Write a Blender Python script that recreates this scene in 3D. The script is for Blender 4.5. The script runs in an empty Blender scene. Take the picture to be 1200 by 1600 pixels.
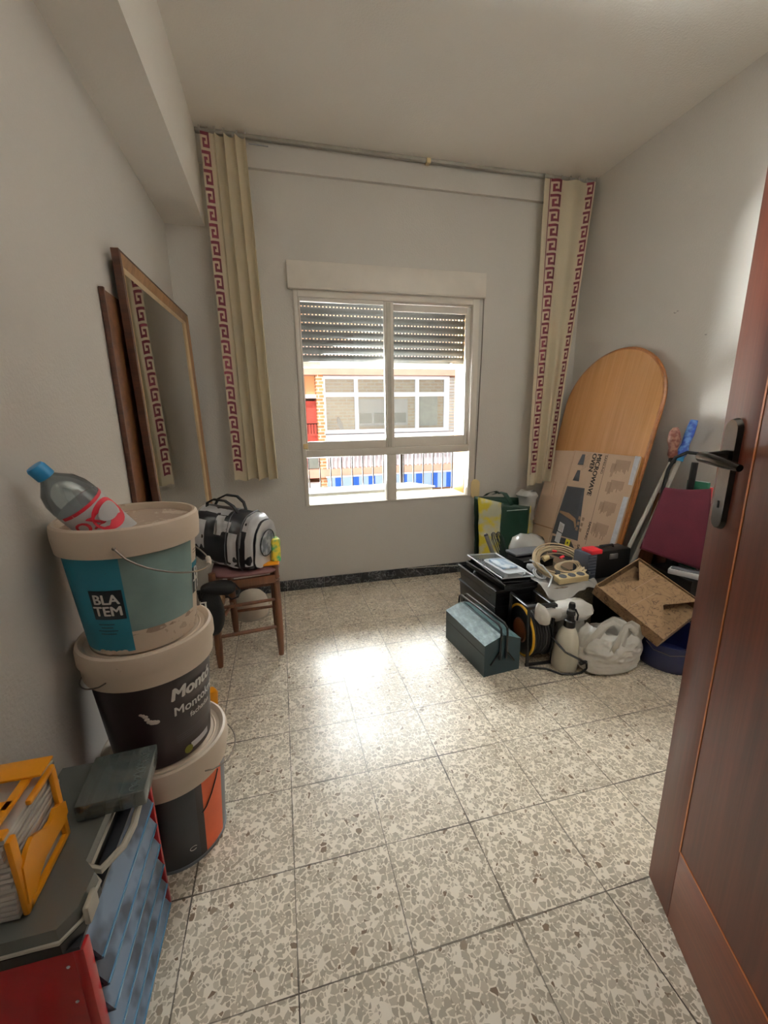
import bpy, bmesh, math, random
from mathutils import Vector, Matrix, Euler, noise
PI = math.pi
R = math.radians
sc = bpy.context.scene
COL = sc.collection
random.seed(7)

# ------------------------------------------------------------------ camera
cd = bpy.data.cameras.new('camera'); cam = bpy.data.objects.new('camera', cd); COL.objects.link(cam)
yaw, pitch, roll = 0.240329, 0.230984, -0.016758
f = Vector((math.sin(yaw)*math.cos(pitch), math.cos(yaw)*math.cos(pitch), -math.sin(pitch)))
r0 = Vector((math.cos(yaw), -math.sin(yaw), 0)); u0 = r0.cross(f)
rr = math.cos(roll)*r0 + math.sin(roll)*u0; uu = -math.sin(roll)*r0 + math.cos(roll)*u0
cam.matrix_world = Matrix(((rr.x, uu.x, -f.x, 0), (rr.y, uu.y, -f.y, 0), (rr.z, uu.z, -f.z, 1.16155), (0, 0, 0, 1)))
cd.sensor_fit = 'VERTICAL'; cd.sensor_height = 36.0; cd.lens = 646.5/1600*36.0
cd.clip_start = 0.02; cd.clip_end = 200
sc.camera = cam

# ------------------------------------------------------------------ light and exposure
sc.view_settings.view_transform = 'Standard'; sc.view_settings.look = 'None'
sc.view_settings.exposure = 0.10; sc.view_settings.gamma = 1.0
sc.view_settings.use_curve_mapping = False
sc.cycles.max_bounces = 14; sc.cycles.diffuse_bounces = 9; sc.cycles.transparent_max_bounces = 16
sc.cycles.sample_clamp_indirect = 6.0; sc.cycles.use_denoising = True
w = bpy.data.worlds.new('world'); sc.world = w; w.use_nodes = True
bg = w.node_tree.nodes['Background']; bg.inputs[0].default_value = (0.86, 0.93, 1.0, 1); bg.inputs[1].default_value = 1.6

def area(name, loc, target, sx, sy, power, color, spread=180):
    l = bpy.data.lights.new(name, 'AREA'); l.shape = 'RECTANGLE'; l.size = sx; l.size_y = sy
    l.energy = power; l.color = color; l.spread = R(spread)
    o = bpy.data.objects.new(name, l); COL.objects.link(o); o.location = loc
    o.rotation_euler = (Vector(target)-Vector(loc)).to_track_quat('-Z', 'Y').to_euler()
    return o
area('sky_side_fill', (1.2, 4.9, 3.3), (0.7, 2.4, 0.75), 3.4, 2.2, 520, (0.93, 0.96, 1.0), 110)  # added lamp outside above the view, brightens the room in place of sky
area('street_side_fill', (-1.7, 6.1, -0.95), (0.85, 2.7, 1.2), 6.6, 1.7, 10500, (0.985, 0.985, 1.0), 95)  # added low lamp outside, stands in for street bounce on ceiling and walls
area('hallway_fill', (0.2, -1.35, 1.5), (0.6, 2.7, 1.3), 0.9, 1.4, 1.0, (1.0, 0.96, 0.91))  # added weak fill lamp behind the camera, no real source there
sl = bpy.data.lights.new('sun', 'SUN'); sl.energy = 3.0; sl.angle = R(1.0); sl.color = (1.0, 0.95, 0.86)
so = bpy.data.objects.new('sun', sl); COL.objects.link(so)
so.rotation_euler = Vector((0.35, 0.9, -0.85)).to_track_quat('-Z', 'Y').to_euler()

# ------------------------------------------------------------------ materials
class NT:
    def __init__(s, m):
        m.use_nodes = True; s.t = m.node_tree; s.b = s.t.nodes['Principled BSDF']
    def n(s, typ, **kw):
        x = s.t.nodes.new(typ)
        for k, v in kw.items(): setattr(x, k, v)
        return x
    def link(s, a, b): s.t.links.new(a, b)
    def put(s, v, sock):
        if isinstance(v, (int, float)): sock.default_value = v
        elif isinstance(v, (tuple, list)): sock.default_value = v
        else: s.link(v, sock)
    def math(s, op, a, b=0.0, c=None, clamp=False):
        x = s.n('ShaderNodeMath', operation=op, use_clamp=clamp); s.put(a, x.inputs[0]); s.put(b, x.inputs[1])
        if c is not None: s.put(c, x.inputs[2])
        return x.outputs[0]
    def vmath(s, op, a, b):
        x = s.n('ShaderNodeVectorMath', operation=op); s.put(a, x.inputs[0]); s.put(b, x.inputs[1]); return x.outputs[0]
    def mix(s, fac, a, b):
        x = s.n('ShaderNodeMix', data_type='RGBA'); s.put(fac, x.inputs[0]); s.put(a, x.inputs[6]); s.put(b, x.inputs[7]); return x.outputs[2]
    def coord(s, kind='Object'): return s.n('ShaderNodeTexCoord').outputs[kind]
    def mapping(s, v, scale=(1, 1, 1), rot=(0, 0, 0)):
        x = s.n('ShaderNodeMapping'); s.put(v, x.inputs[0]); x.inputs['Scale'].default_value = scale; x.inputs['Rotation'].default_value = rot; return x.outputs[0]
    def noise(s, v, scale, detail=3, rough=0.5):
        x = s.n('ShaderNodeTexNoise'); s.put(v, x.inputs['Vector']); x.inputs['Scale'].default_value = scale
        x.inputs['Detail'].default_value = detail; x.inputs['Roughness'].default_value = rough; return x.outputs[0]
    def ramp(s, v, stops):
        x = s.n('ShaderNodeValToRGB'); s.put(v, x.inputs[0]); e = x.color_ramp.elements
        while len(e) < len(stops): e.new(0.5)
        for i, (p, c) in enumerate(stops): e[i].position = p; e[i].color = c if len(c) == 4 else (*c, 1)
        return x.outputs[0]
    def bump(s, h, strength=0.3, dist=0.01):
        x = s.n('ShaderNodeBump'); s.put(h, x.inputs['Height']); x.inputs['Strength'].default_value = strength
        x.inputs['Distance'].default_value = dist; s.link(x.outputs[0], s.b.inputs['Normal'])

def lin(c):
    return tuple((x/255/12.92 if x/255 <= 0.04045 else ((x/255+0.055)/1.055)**2.4) for x in c) + (1,)

def mat(name, rgb, rough=0.5, metal=0.0, var=0.12, vscale=12, bump=0.0, bscale=80, spec=0.5, coat=0.0, trans=0.0):
    """plain procedural material: a colour with a soft noise variation and optional grain"""
    m = bpy.data.materials.new(name); N = NT(m); c = lin(rgb)
    co = N.coord(); nz = N.noise(co, vscale, 4)
    lo = tuple(x*(1-var) for x in c[:3])+(1,); hi = tuple(min(1, x*(1+var)) for x in c[:3])+(1,)
    N.put(N.ramp(nz, [(0.3, lo), (0.7, hi)]), N.b.inputs['Base Color'])
    N.b.inputs['Roughness'].default_value = rough; N.b.inputs['Metallic'].default_value = metal
    N.b.inputs['Specular IOR Level'].default_value = spec; N.b.inputs['Coat Weight'].default_value = coat
    if trans: N.b.inputs['Transmission Weight'].default_value = trans
    if bump: N.bump(N.noise(co, bscale, 3), bump, 0.004)
    return m

def clear(name, tint=(255, 255, 255), see=0.75, gloss=0.12, rough=0.08, haze=(200, 205, 205)):
    """thin clear plastic or glass: part see-through, part gloss, part haze"""
    m = bpy.data.materials.new(name); m.use_nodes = True; t = m.node_tree; t.nodes.clear()
    o = t.nodes.new('ShaderNodeOutputMaterial'); tr = t.nodes.new('ShaderNodeBsdfTransparent'); tr.inputs[0].default_value = lin(tint)
    gl = t.nodes.new('ShaderNodeBsdfGlossy'); gl.inputs['Roughness'].default_value = rough
    df = t.nodes.new('ShaderNodeBsdfDiffuse'); df.inputs[0].default_value = lin(haze)
    fr = t.nodes.new('ShaderNodeFresnel'); fr.inputs[0].default_value = 1.45
    ad = t.nodes.new('ShaderNodeMath'); ad.operation = 'ADD'; t.links.new(fr.outputs[0], ad.inputs[0]); ad.inputs[1].default_value = gloss
    m1 = t.nodes.new('ShaderNodeMixShader'); m1.inputs[0].default_value = see; t.links.new(df.outputs[0], m1.inputs[1]); t.links.new(tr.outputs[0], m1.inputs[2])
    m2 = t.nodes.new('ShaderNodeMixShader'); t.links.new(ad.outputs[0], m2.inputs[0]); t.links.new(m1.outputs[0], m2.inputs[1]); t.links.new(gl.outputs[0], m2.inputs[2])
    t.links.new(m2.outputs[0], o.inputs[0]); return m

def wood(name, dark, light, rough=0.35, scale=(1, 1, 1), rot=(0, 0, 0), grain=6.0, coat=0.0, axis='z', amt=1.0):
    m = bpy.data.materials.new(name); N = NT(m)
    co = N.mapping(N.coord(), scale, rot)
    q = lambda a, b: {'z': (a, a, b), 'y': (a, b, a), 'x': (b, a, a)}[axis]
    n1 = N.noise(N.mapping(co, q(grain*5, grain*0.25)), 1.0, 5, 0.6)
    n2 = N.noise(N.mapping(co, q(grain*34, grain*0.8)), 1.0, 3, 0.6)
    v = N.math('MULTIPLY_ADD', n2, 0.4, N.math('MULTIPLY', n1, 0.65))
    N.put(N.ramp(v, [(0.36, lin(dark)), (0.68, lin(light))]), N.b.inputs['Base Color'])
    N.b.inputs['Roughness'].default_value = rough; N.b.inputs['Coat Weight'].default_value = coat
    N.b.inputs['Coat Roughness'].default_value = 0.15
    N.bump(n2, 0.08, 0.002); return m

def lemon(name, a, b, scale=30):
    m = bpy.data.materials.new(name); N = NT(m)
    N.put(N.ramp(N.noise(N.coord(), scale, 2), [(0.42, lin(a)), (0.58, lin(b))]), N.b.inputs['Base Color']); N.b.inputs['Roughness'].default_value = 0.45; return m
M = {}
# plaster
def plaster(name, rgb):
    m = bpy.data.materials.new(name); N = NT(m); co = N.coord()
    big = N.noise(co, 1.6, 4); c = lin(rgb)
    N.put(N.ramp(big, [(0.3, tuple(x*0.95 for x in c[:3])), (0.7, c)]), N.b.inputs['Base Color'])
    N.b.inputs['Roughness'].default_value = 0.85; N.b.inputs['Specular IOR Level'].default_value = 0.25
    N.bump(N.noise(co, 110, 3, 0.6), 0.35, 0.004); return m
M['plaster'] = plaster('white_plaster', (209, 205, 199))
M['ceiling'] = plaster('ceiling_plaster', (240, 236, 229))

# terrazzo tiles
def terrazzo():
    m = bpy.data.materials.new('terrazzo_tiles'); N = NT(m); T = 0.25; ox, oy = 0.2071, 1.883
    co = N.coord(); sep = N.n('ShaderNodeSeparateXYZ'); N.link(co, sep.inputs[0])
    tx = N.math('DIVIDE', N.math('SUBTRACT', sep.outputs[0], ox), T); ty = N.math('DIVIDE', N.math('SUBTRACT', sep.outputs[1], oy), T)
    ix = N.math('FLOOR', tx); iy = N.math('FLOOR', ty)
    cmb = N.n('ShaderNodeCombineXYZ'); N.put(ix, cmb.inputs[0]); N.put(iy, cmb.inputs[1])
    wn = N.n('ShaderNodeTexWhiteNoise'); N.link(cmb.outputs[0], wn.inputs[0])
    sh = N.vmath('MULTIPLY', wn.outputs['Color'], (9, 9, 9))
    p = N.vmath('ADD', co, sh)
    wob = N.n('ShaderNodeTexNoise'); N.link(p, wob.inputs[0]); wob.inputs['Scale'].default_value = 45; wob.inputs['Detail'].default_value = 2
    p2 = N.vmath('ADD', p, N.vmath('MULTIPLY', wob.outputs['Color'], (0.012, 0.012, 0.012)))
    def chips(scale, edge, keep):
        a = N.n('ShaderNodeTexVoronoi', voronoi_dimensions='2D', feature='DISTANCE_TO_EDGE'); N.link(p2, a.inputs['Vector']); a.inputs['Scale'].default_value = scale
        b = N.n('ShaderNodeTexVoronoi', voronoi_dimensions='2D', feature='F1'); N.link(p2, b.inputs['Vector']); b.inputs['Scale'].default_value = scale
        s2 = N.n('ShaderNodeSeparateColor'); N.link(b.outputs['Color'], s2.inputs[0])
        inside = N.math('GREATER_THAN', a.outputs['Distance'], edge); kp = N.math('GREATER_THAN', s2.outputs[0], keep)
        return N.math('MULTIPLY', inside, kp), s2.outputs[1]
    k1, c1 = chips(68, 0.11, 0.34); k2, c2 = chips(115, 0.12, 0.45)
    tone = [(0.0, lin((162, 151, 134))), (0.35, lin((178, 167, 149))), (0.75, lin((190, 178, 160))), (0.95, lin((202, 191, 172))), (0.985, lin((118, 98, 80)))]
    base = N.mix(N.noise(p, 14, 3), lin((228, 218, 202)), lin((238, 229, 213)))
    a1 = N.mix(k2, base, N.ramp(c2, tone)); a2 = N.mix(k1, a1, N.ramp(c1, tone))
    tv = N.math('MULTIPLY_ADD', wn.outputs['Value'], 0.09, 0.93)
    tint = N.n('ShaderNodeVectorMath', operation='SCALE'); N.link(a2, tint.inputs[0]); N.put(tv, tint.inputs['Scale'])
    def dist(t, i):
        fr = N.math('SUBTRACT', t, i); return N.math('MINIMUM', fr, N.math('SUBTRACT', 1.0, fr))
    d = N.math('MINIMUM', dist(tx, ix), dist(ty, iy))
    wj = N.math('MULTIPLY_ADD', N.math('POWER', N.noise(co, 7, 3), 3.0), 0.030, 0.0028)
    joint = N.math('LESS_THAN', d, wj)
    spots = N.math('GREATER_THAN', N.noise(co, 38, 1), 0.80)
    fin = N.mix(N.math('MULTIPLY', joint, N.math('MULTIPLY_ADD', N.noise(co, 3.0, 2), 1.6, 0.02, clamp=True)), tint.outputs[0], lin((62, 52, 44)))
    fin = N.mix(N.math('MULTIPLY', spots, 0.7), fin, lin((70, 55, 45)))
    N.put(fin, N.b.inputs['Base Color'])
    N.put(N.math('MULTIPLY_ADD', N.noise(co, 5, 3), 0.12, 0.22), N.b.inputs['Roughness'])
    N.b.inputs['Specular IOR Level'].default_value = 0.3
    N.bump(N.math('SUBTRACT', 1.0, joint), 0.4, 0.002); return m
M['floor'] = terrazzo()

def marble():
    m = bpy.data.materials.new('black_marble'); N = NT(m); co = N.coord()
    wv = N.n('ShaderNodeTexNoise'); N.link(co, wv.inputs[0]); wv.inputs['Scale'].default_value = 16; wv.inputs['Detail'].default_value = 5; wv.inputs['Distortion'].default_value = 1.8
    v = N.math('ABSOLUTE', N.math('SUBTRACT', wv.outputs[0], 0.5))
    N.put(N.ramp(v, [(0.0, lin((150, 150, 150))), (0.018, lin((60, 62, 66))), (0.05, lin((26, 28, 33)))]), N.b.inputs['Base Color'])
    N.b.inputs['Roughness'].default_value = 0.3; return m
M['marble'] = marble()

def brick(c1=(190, 130, 88), c2=(212, 158, 114)):
    m = bpy.data.materials.new('facade_brick'); N = NT(m)
    b = N.n('ShaderNodeTexBrick'); N.link(N.mapping(N.coord(), (1, 1, 1), (R(90), 0, 0)), b.inputs[0])
    b.inputs['Color1'].default_value = lin(c1); b.inputs['Color2'].default_value = lin(c2); b.inputs['Mortar'].default_value = lin((238, 225, 205))
    b.inputs['Scale'].default_value = 3.2; b.inputs['Mortar Size'].default_value = 0.03; b.inputs['Brick Width'].default_value = 0.6; b.inputs['Row Height'].default_value = 0.22
    N.link(b.outputs[0], N.b.inputs['Base Color']); N.b.inputs['Roughness'].default_value = 0.9; return m
M['brick'] = brick()
M['brick_lightened'] = brick((226, 190, 150), (240, 214, 178))  # brick lightened in colour to make up for the shade in the recess

def stripes():
    m = bpy.data.materials.new('striped_canvas'); N = NT(m); sep = N.n('ShaderNodeSeparateXYZ'); N.link(N.coord(), sep.inputs[0])
    fr = N.math('FRACT', N.math('MULTIPLY', sep.outputs[0], 2.75))
    N.put(N.mix(N.math('GREATER_THAN', fr, 0.42), lin((38, 92, 190)), lin((150, 175, 222))), N.b.inputs['Base Color'])
    N.b.inputs['Roughness'].default_value = 0.8; return m
M['stripes'] = stripes()

M['white_pvc'] = mat('white_window_frame', (226, 220, 211), 0.4, var=0.03)
M['shutter'] = mat('grey_shutter_slats', (62, 62, 60), 0.5, var=0.05)
M['cream_plastic'] = mat('cream_plastic', (222, 200, 150), 0.4, var=0.05)
M['strap'] = mat('grey_strap', (110, 103, 95), 0.9)
M['glass'] = clear('window_glass', (250, 252, 250), 1.0, 0.0, 0.0)
M['cream_wall'] = mat('cream_render', (172, 130, 70), 0.9, var=0.04)
M['outer_render'] = mat('brown_outer_render', (66, 56, 48), 0.9)
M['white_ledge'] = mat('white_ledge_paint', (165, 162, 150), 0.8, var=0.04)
M['peach'] = mat('peach_render', (232, 190, 145), 0.9, var=0.06, vscale=3)
M['pink'] = mat('salmon_render', (208, 168, 152), 0.9, var=0.08, vscale=4)
M['white_alu'] = mat('white_aluminium', (212, 212, 222), 0.5, var=0.03)
M['grey_louver'] = mat('grey_louver', (190, 188, 188), 0.6)
M['red_paint'] = mat('red_door_paint', (200, 80, 70), 0.6)
M['dark_glass'] = mat('dark_window_glass', (110, 120, 118), 0.15)
M['pale_glass'] = clear('balcony_glass', (240, 246, 246), 0.9, 0.03, 0.02, (220, 225, 225))
M['iron'] = mat('dark_iron', (26, 22, 20), 0.8, spec=0.05)
M['asphalt'] = mat('street_surface', (150, 145, 138), 0.95)
M['blind'] = mat('pale_blind', (205, 210, 206), 0.7)
M['rail_metal'] = mat('curtain_track', (150, 145, 136), 0.5)
def cloth(name, rgb, tr=0.35):
    m = bpy.data.materials.new(name); N = NT(m); co = N.coord(); c = lin(rgb)
    N.put(N.ramp(N.noise(co, 9, 3), [(0.3, tuple(x*0.94 for x in c[:3])), (0.7, c)]), N.b.inputs['Base Color'])
    N.b.inputs['Roughness'].default_value = 0.85; N.b.inputs['Specular IOR Level'].default_value = 0.2
    N.bump(N.noise(co, 500, 2), 0.2, 0.001)
    tl = N.n('ShaderNodeBsdfTranslucent'); tl.inputs[0].default_value = c
    mx = N.n('ShaderNodeMixShader'); mx.inputs[0].default_value = tr
    out = [n for n in N.t.nodes if n.type == 'OUTPUT_MATERIAL'][0]
    N.link(N.b.outputs[0], mx.inputs[1]); N.link(tl.outputs[0], mx.inputs[2]); N.link(mx.outputs[0], out.inputs[0]); return m
M['curtain'] = cloth('cream_curtain_cloth', (218, 207, 182), 0.22)
M['maroon_print'] = mat('maroon_print', (100, 28, 45), 0.85)
M['mirror'] = mat('mirror_glass', (205, 205, 200), 0.02, 1.0, var=0.0)
M['gilt'] = wood('worn_gilt_wood', (110, 76, 46), (156, 116, 76), 0.35, axis='y')
M['gilt_lip'] = mat('pale_gilt_lip', (190, 165, 130), 0.4)
M['dark_wood'] = wood('dark_stained_wood', (48, 26, 16), (84, 48, 30), 0.45)
M['back_wood'] = wood('brown_panel_wood', (72, 44, 24), (116, 74, 42), 0.5)
M['mahogany'] = wood('mahogany_door', (76, 32, 20), (112, 52, 32), 0.38, grain=3.5)
M['mahogany_h'] = wood('mahogany_rail', (84, 40, 26), (134, 72, 46), 0.36, axis='x', grain=3.5)
M['inlay'] = mat('orange_inlay', (186, 106, 52), 0.4)
M['aged_brass'] = mat('aged_dark_brass', (58, 54, 50), 0.25, 0.85, var=0.3, vscale=20)
M['oak'] = wood('oak_veneer', (176, 124, 74), (204, 152, 100), 0.20, grain=3.0, axis='y', coat=1.0)
M['oak_edge'] = wood('oak_edge', (120, 72, 36), (160, 102, 54), 0.4)
M['cardboard'] = mat('brown_cardboard', (202, 174, 150), 0.85, var=0.05, vscale=6)
M['cardboard_dark'] = mat('cardboard_core', (158, 124, 96), 0.9)
M['ink'] = mat('black_print', (48, 42, 42), 0.8)
M['ink_soft'] = mat('faded_print', (150, 124, 104), 0.85)
M['ink_dark'] = mat('dark_grey_print', (66, 68, 74), 0.6)
M['label_white'] = mat('white_paper', (225, 226, 230), 0.7, var=0.04)
M['label_yellow'] = mat('yellow_sticker', (235, 220, 60), 0.6)
M['tape'] = mat('white_glossy_tape', (205, 210, 220), 0.3, var=0.1, vscale=60)
def dirty(name, rgb, dirt, amount=0.62, scale=14, rough=0.5):
    m = bpy.data.materials.new(name); N = NT(m); co = N.coord()
    d = N.math('GREATER_THAN', N.noise(co, scale, 5, 0.65), amount)
    N.put(N.mix(N.math('MULTIPLY', d, 0.55), lin(rgb), lin(dirt)), N.b.inputs['Base Color']); N.b.inputs['Roughness'].default_value = rough; return m
M['bucket_white'] = dirty('off_white_bucket_plastic', (206, 190, 172), (160, 140, 120), 0.66)
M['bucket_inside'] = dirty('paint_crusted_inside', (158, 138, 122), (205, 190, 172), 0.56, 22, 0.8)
M['teal'] = dirty('teal_label', (30, 120, 145), (40, 95, 110), 0.72, 20)
M['greyblue'] = mat('grey_blue_label', (118, 142, 140), 0.5)
M['navy'] = mat('dark_navy_print', (16, 30, 40), 0.5)
M['white_ink'] = mat('white_print', (225, 225, 222), 0.6, var=0.03)
M['plum'] = mat('dark_plum_label', (44, 32, 34), 0.42)
M['charcoal'] = mat('charcoal_label', (52, 54, 60), 0.4)
M['midgrey'] = mat('mid_grey_label', (98, 100, 106), 0.4)
M['orange'] = mat('orange_label', (222, 96, 48), 0.45)
M['olive'] = mat('olive_mark', (150, 150, 60), 0.5)
M['wire'] = mat('galvanised_wire', (130, 122, 115), 0.35, 0.9)
M['grip'] = mat('pale_grip_plastic', (190, 184, 172), 0.45)
M['paint_splash'] = mat('dried_paint', (190, 182, 175), 0.7)
M['bottle'] = clear('bottle_plastic', (225, 235, 238), 0.72, 0.10, 0.12, (150, 160, 162))
M['blue_cap'] = mat('blue_cap_plastic', (30, 120, 170), 0.4)
M['red_label'] = mat('red_label', (195, 40, 60), 0.5)
M['lead_glass'] = mat('grey_white_label', (190, 192, 195), 0.5)
M['black_plastic'] = mat('black_plastic', (15, 15, 17), 0.38, var=0.25)
M['black_matte'] = mat('black_fabric', (14, 14, 16), 0.75, var=0.25, bump=0.3, bscale=200)
M['black_rubber'] = mat('black_rubber', (26, 25, 26), 0.6)
M['white_vinyl'] = mat('silver_white_vinyl', (205, 206, 210), 0.3, var=0.12, vscale=9, bump=0.35, bscale=18)
M['black_vinyl'] = mat('black_shiny_vinyl', (28, 28, 34), 0.28, var=0.2, bump=0.4, bscale=22)
M['chair_wood'] = wood('brown_stool_wood', (74, 44, 28), (122, 78, 52), 0.35)
M['mauve'] = mat('mauve_seat_cover', (122, 84, 84), 0.6, bump=0.15)
M['white_dome'] = mat('cream_white_plastic', (200, 190, 176), 0.5)
M['yellow_green'] = lemon('yellow_green_packet', (235, 215, 70), (60, 170, 110), 26)
M['cloudy_grey'] = lemon('cloudy_grey_vinyl', (190, 194, 202), (96, 100, 110), 22)
M['lemon'] = lemon('lemon_print', (214, 196, 60), (200, 200, 176), 14)
M['bag_green'] = mat('dark_green_woven_plastic', (14, 50, 36), 0.45, bump=0.25, bscale=60)
M['white_film'] = clear('white_bag_film', (235, 238, 238), 0.35, 0.10, 0.25, (225, 225, 222))
M['white_bag'] = mat('white_bag_plastic', (218, 216, 211), 0.28, var=0.05, bump=0.9, bscale=34)
M['red_metal'] = mat('red_enamel', (172, 18, 28), 0.28, var=0.1, coat=0.3)
M['blue_tray'] = lemon('blue_grey_glint_tray', (70, 80, 96), (122, 142, 166), 16)  # pale blotches put glints and seen-through clutter into the drawer colour
M['tray_edge'] = clear('blue_tray_edge', (120, 170, 220), 0.15, 0.1, 0.2, (110, 165, 205))
M['grey_clear'] = clear('grey_organizer_lid', (190, 195, 190), 0.30, 0.06, 0.3, (112, 116, 112))
M['clear_box'] = clear('clear_organizer_plastic', (200, 210, 208), 0.45, 0.10, 0.15, (120, 132, 130))
M['grey_handle'] = mat('translucent_grey_handle', (176, 172, 160), 0.4)
M['amber'] = mat('amber_yellow_plastic', (222, 145, 18), 0.36, var=0.08)
M['case_clear'] = clear('clear_case_plastic', (225, 230, 232), 0.20, 0.16, 0.12, (226, 224, 220))
M['case_card'] = lemon('printed_inlay_card', (150, 142, 136), (96, 72, 68), 40)
M['toolbox'] = mat('petrol_green_enamel', (32, 55, 62), 0.42, var=0.12)
def scratched():
    m = bpy.data.materials.new('scratched_petrol_lid'); N = NT(m); co = N.coord()
    N.put(N.ramp(N.noise(N.mapping(co, (60, 25, 60)), 1.0, 6, 0.7), [(0.40, lin((48, 74, 78))), (0.56, lin((84, 108, 110))), (0.70, lin((122, 142, 142)))]), N.b.inputs['Base Color'])
    N.b.inputs['Roughness'].default_value = 0.55; return m
M['toolbox_lid'] = scratched()
M['tray_clear'] = clear('clear_tray', (225, 230, 235), 0.5, 0.12, 0.1, (170, 175, 180))
M['tub'] = mat('translucent_white_tub', (205, 212, 218), 0.3, var=0.1, vscale=25)
M['bluewhite'] = lemon('blue_white_packet', (215, 225, 235), (150, 175, 200), 20)
M['grey_metal'] = mat('brushed_grey_metal', (150, 150, 152), 0.35, 0.85)
M['dark_metal'] = mat('dark_metal', (70, 70, 74), 0.35, 0.85)
M['beige_cable'] = mat('beige_cable', (186, 168, 138), 0.5)
M['beige_strip'] = mat('beige_power_strip', (192, 172, 130), 0.45)
M['white_cable'] = mat('white_cable', (205, 208, 215), 0.4)
M['case_grey'] = mat('blue_grey_tool_case', (66, 72, 84), 0.45, var=0.15)
M['red_plastic'] = mat('red_plastic', (205, 35, 50), 0.4)
def patterned():
    m = bpy.data.materials.new('patterned_board'); N = NT(m); co = N.coord()
    wv = N.n('ShaderNodeTexNoise'); N.link(co, wv.inputs[0]); wv.inputs['Scale'].default_value = 17; wv.inputs['Detail'].default_value = 1; wv.inputs['Distortion'].default_value = 2.0
    v = N.math('ABSOLUTE', N.math('SUBTRACT', wv.outputs[0], 0.5))
    N.put(N.ramp(v, [(0.0, lin((84, 60, 40))), (0.010, lin((90, 66, 44))), (0.022, lin((130, 102, 72))), (0.3, lin((140, 111, 80)))]), N.b.inputs['Base Color'])
    N.b.inputs['Roughness'].default_value = 0.7; return m
M['patterned'] = patterned()
M['blue_plastic'] = mat('dark_blue_plastic', (18, 28, 74), 0.4)
M['maroon_cloth'] = mat('maroon_fabric', (82, 17, 38), 0.85, var=0.1, bump=0.3, bscale=260)
M['wood_box'] = wood('speckled_grey_board', (110, 98, 78), (134, 122, 100), 0.8)
M['speckle'] = lemon('speckled_grey_cardboard', (122, 112, 94), (96, 88, 74), 120)
M['reel_yellow'] = mat('yellow_reel_disc', (214, 160, 30), 0.45)
M['reel_orange'] = mat('orange_reel', (110, 62, 30), 0.5)
M['sprayer'] = mat('milky_white_plastic', (206, 200, 184), 0.4, var=0.04)
M['pole'] = mat('pale_grey_pole', (176, 172, 164), 0.4)
M['blue_bits'] = lemon('blue_cleaning_head', (40, 70, 150), (90, 130, 190), 30)
M['brown_bits'] = lemon('brown_red_cloth', (110, 60, 52), (150, 110, 95), 40)
M['book_green'] = mat('green_cover', (30, 96, 70), 0.6)
M['book_red'] = mat('red_cover', (190, 60, 60), 0.6)
M['purple_cloth'] = mat('dark_purple_cloth', (52, 46, 60), 0.8)

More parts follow.
